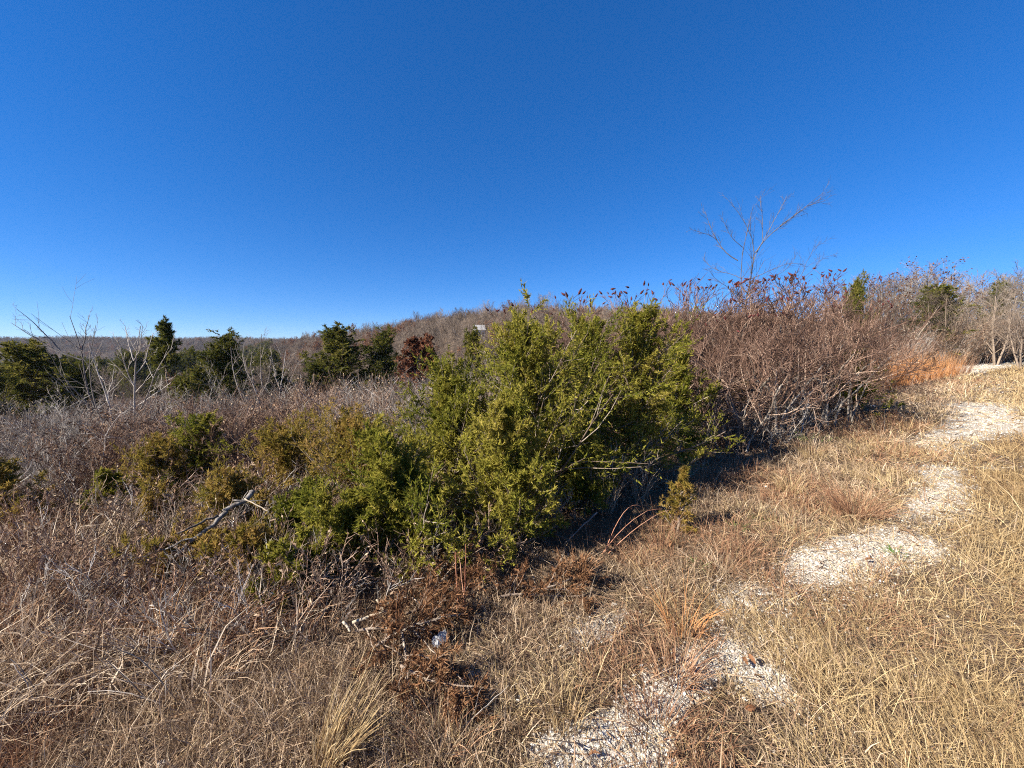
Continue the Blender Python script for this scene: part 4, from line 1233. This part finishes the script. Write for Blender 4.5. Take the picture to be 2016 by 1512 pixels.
# ------------------------------------------------------------------ separate bunches of grass
bunches = [  # px, py of base, height m, spread, mat, blades, label
    (1685, 1015, .46, .8, 'pink_grass', 380, "wide reddish bunchgrass clump spreading beside the gravel patches"),
    (1555, 970, .30, .45, 'straw', 200, "straw bunch left behind the wide reddish clump"),
    (1330, 1330, .26, .45, 'pink_grass', 200, "reddish grass clump at the top of the nearest gravel patch"),
    (1345, 1240, .30, .35, 'orange_grass', 80, "upright orange grass stalks between the two near gravel patches"),
    (1112, 1425, .24, .22, 'straw', 60, "slim straw tuft casting a shadow on the near gravel"),
    (655, 1490, .36, .22, 'straw', 190, "dense pale straw tussock leaning right at the bottom edge"),
    (1290, 1440, .18, .6, 'pink_grass', 120, "low reddish tuft lying on the nearest gravel"),
    (1705, 1140, .13, .4, 'straw', 60, "small pale tuft at the lower edge of the big gravel patch"),
    (1600, 905, .36, .5, 'straw', 150, "feathery straw bunch in front of the sumac stems"),
    (1690, 900, .34, .5, 'straw', 130, "feathery straw bunch nearest the pale track"),
    (1300, 1075, .40, .28, 'pink_grass', 60, "upright pinkish stalks left of the ochre seedling"),
    (1190, 1010, .50, .30, 'brown_grass', 90, "grey dead stalks in the shade between the cedars"),
    (1260, 985, .55, .25, 'brown_grass', 90, "grey wispy stalks before the pointed cedar"),
    (1745, 745, 1.0, .25, 'orange_grass', 160, "bright orange broomsedge clump at the right end of the sumac"),
    (1785, 728, .85, .25, 'orange_grass', 130, "orange broomsedge second from the sumac's end"),
    (1825, 718, .8, .25, 'orange_grass', 130, "orange broomsedge below the green cedar of the treeline"),
    (1860, 712, .75, .25, 'orange_grass', 110, "orange broomsedge at the near end of the pale track"),
    (1890, 705, .7, .25, 'pink_grass', 90, "reddish clump beside the far pale gravel"),
    (1130, 1130, .22, .5, 'pink_grass', 90, "pink grass clump right of the dead branches"),
    (1420, 1120, .20, .6, 'pink_grass', 90, "sparse reddish clump below the two green weeds"),
    (870, 1470, .20, .5, 'pink_grass', 110, "reddish tuft in the bottom foreground right of the pale tussock"),
    (330, 1290, .55, .12, 'orange_grass', 22, "thin upright orange stalks in the left grass"),
    (120, 1180, .6, .2, 'pink_grass', 40, "tall reddish stalks at far left before the shaded hollow"),
]
for i, (px, py, hh, sp_, mt, nb, lab) in enumerate(bunches):
    p = gpx(px, py, 60)
    if py < 750:                                                     # broomsedge standing before the treeline
        Yb = {1745: 15.0, 1785: 16.5, 1825: 18.0, 1860: 19.5, 1890: 20.5}[px]
        p = at(px, Yb); hh = top_h(px, {1745: 680, 1785: 688, 1825: 690, 1860: 692, 1890: 700}[px], Yb); nb *= 3; sp_ = .22
    far_ = p[1] > 8
    me = tuft(500 + i, nb, hh, .05 + .12 * sp_ * (1 if not far_ else 15 if py < 750 else 2), sp_, .10 if hh > .3 else .2, .0042 * (2.6 if far_ else 1), mt, leandir=(.35, 0) if 'leaning right' in lab else (0, 0), m=5, name="blades")
    thing("bunchgrass", lab, "grass clump", p, 0, 1, "separate grass clumps", [("blades", me)])
# three reddish stalks before the dark under-cedar hollow and arching stalks
def stalks(name, lab, base_px, tips_px, Yoff, rad, mat, grp=None):
    p = gpx(*base_px, 60)
    e = thing(name, lab, "stalk", p, 0, 1, grp)
    g2 = np.random.default_rng(int(base_px[0]))
    for (tx, ty, arch) in tips_px:
        b = np.array([g2.normal(0, .03), g2.normal(0, .03), -.02])
        t = pt(tx, ty, p[1] + Yoff) - p
        q = np.linspace(0, 1, 9)[:, None]
        mid = b * (1 - q) + t * q + np.array([0, 0, 1.]) * arch * 4 * q * (1 - q) + np.cumsum(g2.normal(0, .004, (9, 3)), 0) * q
        Gq = Geo(); Gq.tubes(mid[None], np.linspace(rad, rad * .35, 9)[None], g2, 4, .2, .9)
        add_obj("stem", Gq.mesh("stem", M[mat]), e)
M['red_stem'] = bark_mat("reddish_stalk", [(.2, (.22, .085, .05)), (.5, (.42, .19, .11)), (.85, (.58, .32, .20))], 20)
stalks("dry_stalk", "three upright reddish stalks before the dark hollow under the cedars", (915, 1215), [(893, 1090, 0), (908, 1095, 0), (919, 1070, 0)], .05, .005, 'red_stem')
stalks("arching_stalk", "long pinkish stalks arching right beneath the pointed cedar", (1190, 1090), [(1305, 1005, .10), (1260, 1000, .14), (1320, 1002, .05)], .25, .004, 'red_stem')
stalks("dry_stalk", "pair of tall reddish stalks in the grass left of the dead branches", (535, 1230), [(530, 1110, 0), (540, 1120, 0), (552, 1140, 0)], .05, .004, 'red_stem')
stalks("arching_stalk", "bleached canes arching over the left foreground grass", (330, 1400), [(220, 1280, .06), (330, 1345, .05), (185, 1310, .04), (160, 1370, .04)], -.05, .0036, 'pale_bark')
stalks("arching_stalk", "pale stiff cane bent over at the left edge", (95, 1400), [(0, 1300, .10), (20, 1310, .08)], 0, .0036, 'pale_bark')
stalks("dry_stalk", "crossed grey twigs at the bottom right of the dead branches", (900, 1420), [(1000, 1360, 0), (960, 1340, .02)], .0, .003, 'grey_bark')

# green weeds
for i, (px, py, hh, sp_, lab) in enumerate([(1372, 1112, .09, 1.6, "bright green grass tuft alone on the bare shoulder"), (1500, 1022, .09, 1.8, "flat green weed right of the ochre seedling, the farther of two"),
                                            (1455, 1038, .08, 1.8, "flat green weed right of the ochre seedling, the nearer of two"), (1765, 1092, .10, 1.2, "green tuft on the big gravel patch"),
                                            (1600, 868, .22, 1.2, "dull green plant under the front of the sumac"), (1900, 712, .3, 1.2, "dark green tuft beside the far pale gravel")]):
    p = gpx(px, py, 60)
    thing("green_weed", lab, "weed", p, 0, 1, "green weeds", [("leaves", tuft(560 + i, 46, hh, .06 if hh < .2 else .18, sp_, .2, .006 if hh < .2 else .015, 'green', name="leaves"))])

# ------------------------------------------------------------------ dead cedar branches, log, sticks, plastic, stones, leaves
def dead_branch(seed, L, label, px, py, rz, lift, mat='dead_cedar'):
    g2 = np.random.default_rng(seed)
    P, R = grow_from(np.array([[0, 0, .05]]), np.array([[1, 0, lift]]), np.array([L]), np.array([.009]), 8, g2, .10, -.02, .3)
    w = Geo(); w.tubes(P, R, g2, 5, .3, .7)
    A, AR = grow(P, R, 20, .02, 1.0, 55, .45, 5, g2, .12, -.01, .05, .6, .4, .4)
    w.tubes(A, AR, g2, 3, .3, .7)
    B, BR = grow(A, AR, 6, .15, 1, 42, .5, 3, g2, .12, 0, .02, .6, .4)
    c = Geo()
    for Q, QR, nq in ((A, AR, 26), (B, BR, 20)):
        pos, T, _ = sample(Q, QR, g2.uniform(.1, 1, (len(Q), nq)))
        pos = pos.reshape(-1, 3); d = T.reshape(-1, 3) + .6 * g2.normal(size=pos.shape)
        V, F = sprigs(pos, d, .040 * g2.uniform(.5, 1.3, len(pos)), .0065 * g2.uniform(.6, 1.4, len(pos)), g2)
        V[:, 2] = np.maximum(V[:, 2], .0)
        c.add(V, F, np.repeat(np.clip(g2.normal(.5, .24, len(pos)), 0, 1), 3))
    thing("dead_cedar_branch", label, "dead branch", gpx(px, py, 60), rz, 1, "pile of dead cedar branches", [("stem", w.mesh("stem", M['cedar_bark'])), ("foliage", c.mesh("foliage", M[mat], False))])
dead_branch(601, .62, "orange-brown dead cedar branch on top of the pile beside the reddish stalks", 800, 1225, .35, .16)
dead_branch(602, .60, "dead cedar branch under the pale broken stick", 700, 1260, .1, .12)
dead_branch(603, .55, "dead cedar branch drooping from the pile toward the bottom of the picture", 790, 1250, -1.2, .12)
dead_branch(604, .50, "dead cedar branch in the middle of the pile left of the plastic", 740, 1290, .5, .22)
dead_branch(605, .55, "bright rusty dead cedar branch right of the reddish stalks", 985, 1190, .2, .06)
dead_branch(606, .45, "dead cedar branch lying farthest right by the pink grass", 1050, 1175, .1, .05)
dead_branch(607, .50, "dark dead cedar branch at the back of the pile under the cedar", 830, 1190, .9, .15)
dead_branch(608, .42, "lowest dead cedar branch, nearest the camera", 790, 1330, -.6, .10)


def rod(parent, name, a, b, r0, r1, mat, seed=0, k=7, bend=.0, m=8):
    g2 = np.random.default_rng(seed)
    q = np.linspace(0, 1, m)[:, None]
    a = np.array(a, float); b = np.array(b, float)
    P = a * (1 - q) + b * q
    P[1:-1] += g2.normal(0, bend, (m - 2, 3))
    R = np.linspace(r0, r1, m) * g2.uniform(.88, 1.12, m)
    P2 = np.concatenate([P[:1], P, P[-1:]]); R2 = np.concatenate([[.0005], R, [.0005]])
    P2[0] = P[0] - (P[1] - P[0]) * .02; P2[-1] = P[-1] + (P[-1] - P[-2]) * .02
    G_ = Geo(); G_.tubes(P2[None], R2[None], g2, k, .3, .7)
    return add_obj(name, G_.mesh(name, M[mat]), parent)

# fallen grey log propped in the brush
M['log'] = bark_mat("weathered_log", [(.25, (.035, .030, .027)), (.5, (.10, .088, .078)), (.8, (.27, .245, .22))], 30, bump=1.0)
a, b = pt(496, 968, 3.1), pt(345, 1096, 2.62)
b[2] = max(h1(b[0], b[1]) + .06, b[2]); base = np.array([b[0], b[1], h1(b[0], b[1])])
lg = thing("fallen_log", "weathered grey dead trunk slanting through the brush at left", "log", base, 0, 1)
rod(lg, "trunk", b - base, a - base, .012, .021, 'log', 1, 8, .014, 14)
c_ = pt(430, 1015, 2.8) - base
rod(lg, "branch", c_, pt(350, 1050, 2.6) - base, .010, .005, 'log', 2, 6, .006)
rod(lg, "branch", pt(460, 985, 2.9) - base, pt(520, 985, 2.9) - base, .007, .003, 'log', 3, 6, .004)
rod(lg, "branch", pt(380, 1060, 2.65) - base, pt(250, 1105, 2.6) - base, .007, .003, 'log', 4, 6, .008)
# pale snapped twig over the log
p0 = gpx(530, 1040)
tw_ = thing("broken_twig", "short pale snapped twig sticking out right of the grey log", "twig", (p0[0], 2.85, h1(p0[0], 2.85)), 0, 1)
tb = np.array(tw_.location)
rod(tw_, "stick", pt(482, 982, 2.9) - tb, pt(530, 1007, 2.82) - tb, .005, .004, 'bone', 5, 6, .002)
rod(tw_, "stalk", pt(530, 1007, 2.82) - tb, np.array([0, 0, 0.0]), .003, .003, 'brown_grass' if False else 'grey_bark', 6, 5, .004)

# pale broken stick with two short forks
base = gpx(690, 1240)
ps = thing("peeled_stick", "pale peeled broken stick with forked ends on the dead branches", "stick", base, 0, 1)
Yp = base[1] - .10
A_, B_ = pt(694, 1226, Yp) - base, pt(757, 1203, Yp + .05) - base
rod(ps, "shaft", A_, B_, .0085, .0075, 'bone', 11, 8, .001)
rod(ps, "fork", pt(741, 1180, Yp + .08) - base, pt(760, 1206, Yp + .05) - base, .006, .0065, 'bone', 12, 7, .001)
rod(ps, "fork", pt(676, 1224, Yp) - base, pt(690, 1243, Yp - .03) - base, .008, .005, 'bone', 13, 7, .002)
rod(ps, "fork", pt(697, 1226, Yp) - base, pt(706, 1242, Yp - .03) - base, .005, .003, 'bone', 14, 6, .001)

# crumpled clear plastic
def plastic_mat():
    m, n, l = new_mat("clear_plastic")
    out = n.new("ShaderNodeOutputMaterial"); b = n.new("ShaderNodeBsdfPrincipled")
    b.inputs["Base Color"].default_value = (.55, .56, .57, 1); b.inputs["Roughness"].default_value = .12
    t = n.new("ShaderNodeBsdfTransparent")
    mx = n.new("ShaderNodeMixShader"); mx.inputs[0].default_value = .55
    l.new(t.outputs[0], mx.inputs[1]); l.new(b.outputs[0], mx.inputs[2]); l.new(mx.outputs[0], out.inputs[0])
    return m
M['plastic'] = plastic_mat()
g2 = np.random.default_rng(71)
nu = 8
a_, b_ = np.meshgrid(np.linspace(-1, 1, nu), np.linspace(-1, 1, nu))
zz = .035 * np.exp(-(a_ ** 2 + b_ ** 2)) + g2.normal(0, .012, a_.shape) + .02 * np.abs(a_ + .4 * b_)
Vp = np.stack([a_ * .055 * (1 + .15 * g2.normal(size=a_.shape)), b_ * .038 * (1 + .15 * g2.normal(size=a_.shape)), zz + .015], -1)
Vp = Vp.reshape(-1, 3)
i_ = (np.arange(nu - 1)[:, None] * nu + np.arange(nu - 1)[None]).ravel()
Fp = np.stack([i_, i_ + 1, i_ + nu + 1, i_ + nu], -1)
n_p = len(Vp)
Vall = np.concatenate([Vp, Vp * np.array([.97, .97, .35]) - np.array([0, 0, .004])])
pp = gpx(867, 1280)
pl = make_mesh("plastic", Vall, [Fp, Fp[:, ::-1] + n_p], M['plastic'], np.full(len(Vall), .5), False)
o = add_obj("plastic_wrapper", pl, label="crumpled clear plastic glinting on the dead cedar branches", category="litter")
o.scale = (.72,) * 3; o.location = (pp[0], pp[1], pp[2] + .05); o.rotation_euler = (.45, -.25, .5)


def rock(seed, sx, sy, sz):
    g2 = np.random.default_rng(seed)
    m, k = 6, 9
    V = []
    for a in range(m + 1):
        ph = math.pi * a / m
        for b in range(k):
            th = 2 * math.pi * b / k
            r = 1 + g2.normal(0, .12)
            V.append((r * math.sin(ph) * math.cos(th) * sx, r * math.sin(ph) * math.sin(th) * sy, r * math.cos(ph) * sz))
    F = np.array([[a * k + b, a * k + (b + 1) % k, (a + 1) * k + (b + 1) % k, (a + 1) * k + b] for a in range(m) for b in range(k)])
    return make_mesh("rock", np.array(V), [F], M['stone'], np.full(len(V), .5), False)
for i, (px, py, s, lab) in enumerate([(322, 1506, .025, "small white stone in the grass at the bottom left edge"), (1525, 832, .16, "flat pale slab under the sumac stems"),
                                      (1560, 846, .08, "small pale stone right of the flat slab under the sumac"), (1508, 958, .03, "pale pebble on the shoulder below the sumac"),
                                      (1720, 800, .09, "pale stone near the right end of the sumac front")]):
    p = gpx(px, py, 60)
    o = add_obj("stone", rock(80 + i, s, s * .7, s * .4), label=lab, category="stone")
    o.location = tuple(p)
for i, (px, py, Y, s, lab) in enumerate([(812, 846, 6.8, .14, "pale limestone block beyond the low cedar left of the clump"), (786, 840, 7.0, .10, "narrow upright pale rock beyond the low cedar"),
                                         (236, 975, 4.7, .10, "whitish rock among the brush below the crooked saplings")]):
    p = at(px, Y)
    z = pt(px, py, Y)[2]
    o = add_obj("stone", rock(90 + i, s, s * .7, max((z - p[2]), .1)), label=lab, category="stone")
    o.location = tuple(p)

# curled oak leaves blown onto the gravel
def oak_leaf(seed):
    g2 = np.random.default_rng(seed)
    t = np.linspace(0, 1, 9)
    w = .022 * np.array([.1, .55, .45, .95, .6, 1.0, .7, .6, .05])
    z = .012 * np.sin(t * 3.1) + .004
    Lf = np.stack([t * .085, -w, z + .012 * np.abs(w) / .022], -1); Md = np.stack([t * .085, 0 * t, z], -1); Rt = np.stack([t * .085, w, z + .016 * np.abs(w) / .022], -1)
    V = np.concatenate([Lf, Md, Rt]); n = 9
    F = np.concatenate([np.stack([np.arange(8) + a * n, np.arange(8) + 1 + a * n, np.arange(8) + 1 + (a + 1) * n, np.arange(8) + (a + 1) * n], -1) for a in (0, 1)])
    return make_mesh("oak_leaf", V, [F], M['rust' if seed % 2 else 'dead_cedar'], np.full(len(V), g2.uniform(.3, .9)), True)
leaf_ms = [oak_leaf(k) for k in range(4)]
g2 = np.random.default_rng(72)
for i, (px, py, s, lab) in enumerate([(1472, 1325, 1, "rust leaf on the second gravel patch, the left of a pair"), (1487, 1322, .9, "rust leaf on the second gravel patch, the right of a pair"),
        (1498, 1353, .8, "single rust leaf just below the pair on the second gravel patch"), (1288, 1300, 1.2, "dark curled leaf at the foot of the reddish clump on the near gravel"),
        (1150, 1368, .9, "orange leaf beside the slim straw tuft"), (1485, 1408, 1.0, "tan leaf in the shade below the second gravel patch"), (1728, 1357, .8, "small orange leaf in the straw right of centre"),
        (1840, 1268, .8, "pale tan leaf in the right-hand straw"), (1880, 1370, .9, "reddish leaf low in the right-hand straw"), (1405, 1130, 1, "rust leaf above the sparse gravel below the green tuft"),
        (1720, 1112, 1.1, "reddish leaf at the lower edge of the big gravel patch"), (905, 1357, 1.1, "ochre leaf at the end of the long stick below the plastic"),
        (1318, 1086, 1.1, "tan leaf at the foot of the pinkish stalks"), (1182, 1503, .9, "rusty leaf on the near gravel at the bottom edge"), (1390, 1498, .8, "brown leaf at the bottom edge right of the near gravel")]):
    p = gpx(px, py, 60)
    o = add_obj("fallen_leaf", leaf_ms[i % 4], label=lab, category="leaf", group="fallen leaves on the shoulder")
    o.location = (p[0], p[1], p[2] + .035); o.rotation_euler = (g2.normal(0, .4), g2.normal(0, .4), g2.uniform(0, 6.28)); o.scale = (s * .62,) * 3
# long thin sticks across the dead branches
for i, (a2, b2, lab) in enumerate([((736, 1270), (835, 1340), "long thin stick crossing the lower dead branches"), ((815, 1265), (915, 1365), "long stick running from the plastic to the ochre leaf"),
                                   ((812, 1205), (870, 1232), "short stick lying on top of the rusty branches"), ((1010, 1170), (1120, 1178), "grey stick behind the rightmost dead branches"),
                                   ((1110, 1090), (1175, 1020), "grey dead limb leaning in the hollow under the cedars")]):
    A_, B_ = gpx(*a2, 60), gpx(*b2, 60)
    if i == 4:
        B_ = pt(b2[0], b2[1], A_[1] + .25)
    A_[2] += .05 + .02 * i % .05; B_[2] += .05
    e = thing("thin_stick", lab, "stick", (A_[0], A_[1], A_[2] - .03), 0, 1)
    rod(e, "shaft", (0, 0, .03), B_ - A_ + np.array([0, 0, .03]), .0035, .0022 if i != 4 else .008, 'cedar_bark' if i != 4 else 'grey_bark', 40 + i, 5, .005, 9)

# ------------------------------------------------------------------ thin haze of a clear autumn day
hb = box_mesh("haze", [(-1250, 1250, -450, 1050, -60, 45)], None)
hm, n, l = new_mat("haze_air")
out = n.new("ShaderNodeOutputMaterial"); pv = n.new("ShaderNodeVolumePrincipled")
pv.inputs["Color"].default_value = (.72, .82, 1.0, 1); pv.inputs["Density"].default_value = .00011; pv.inputs["Anisotropy"].default_value = .0
l.new(pv.outputs[0], out.inputs["Volume"])
hb.materials.append(hm)
add_obj("haze", hb, kind="stuff", label="thin blue haze over the far valley and ridges", category="haze")
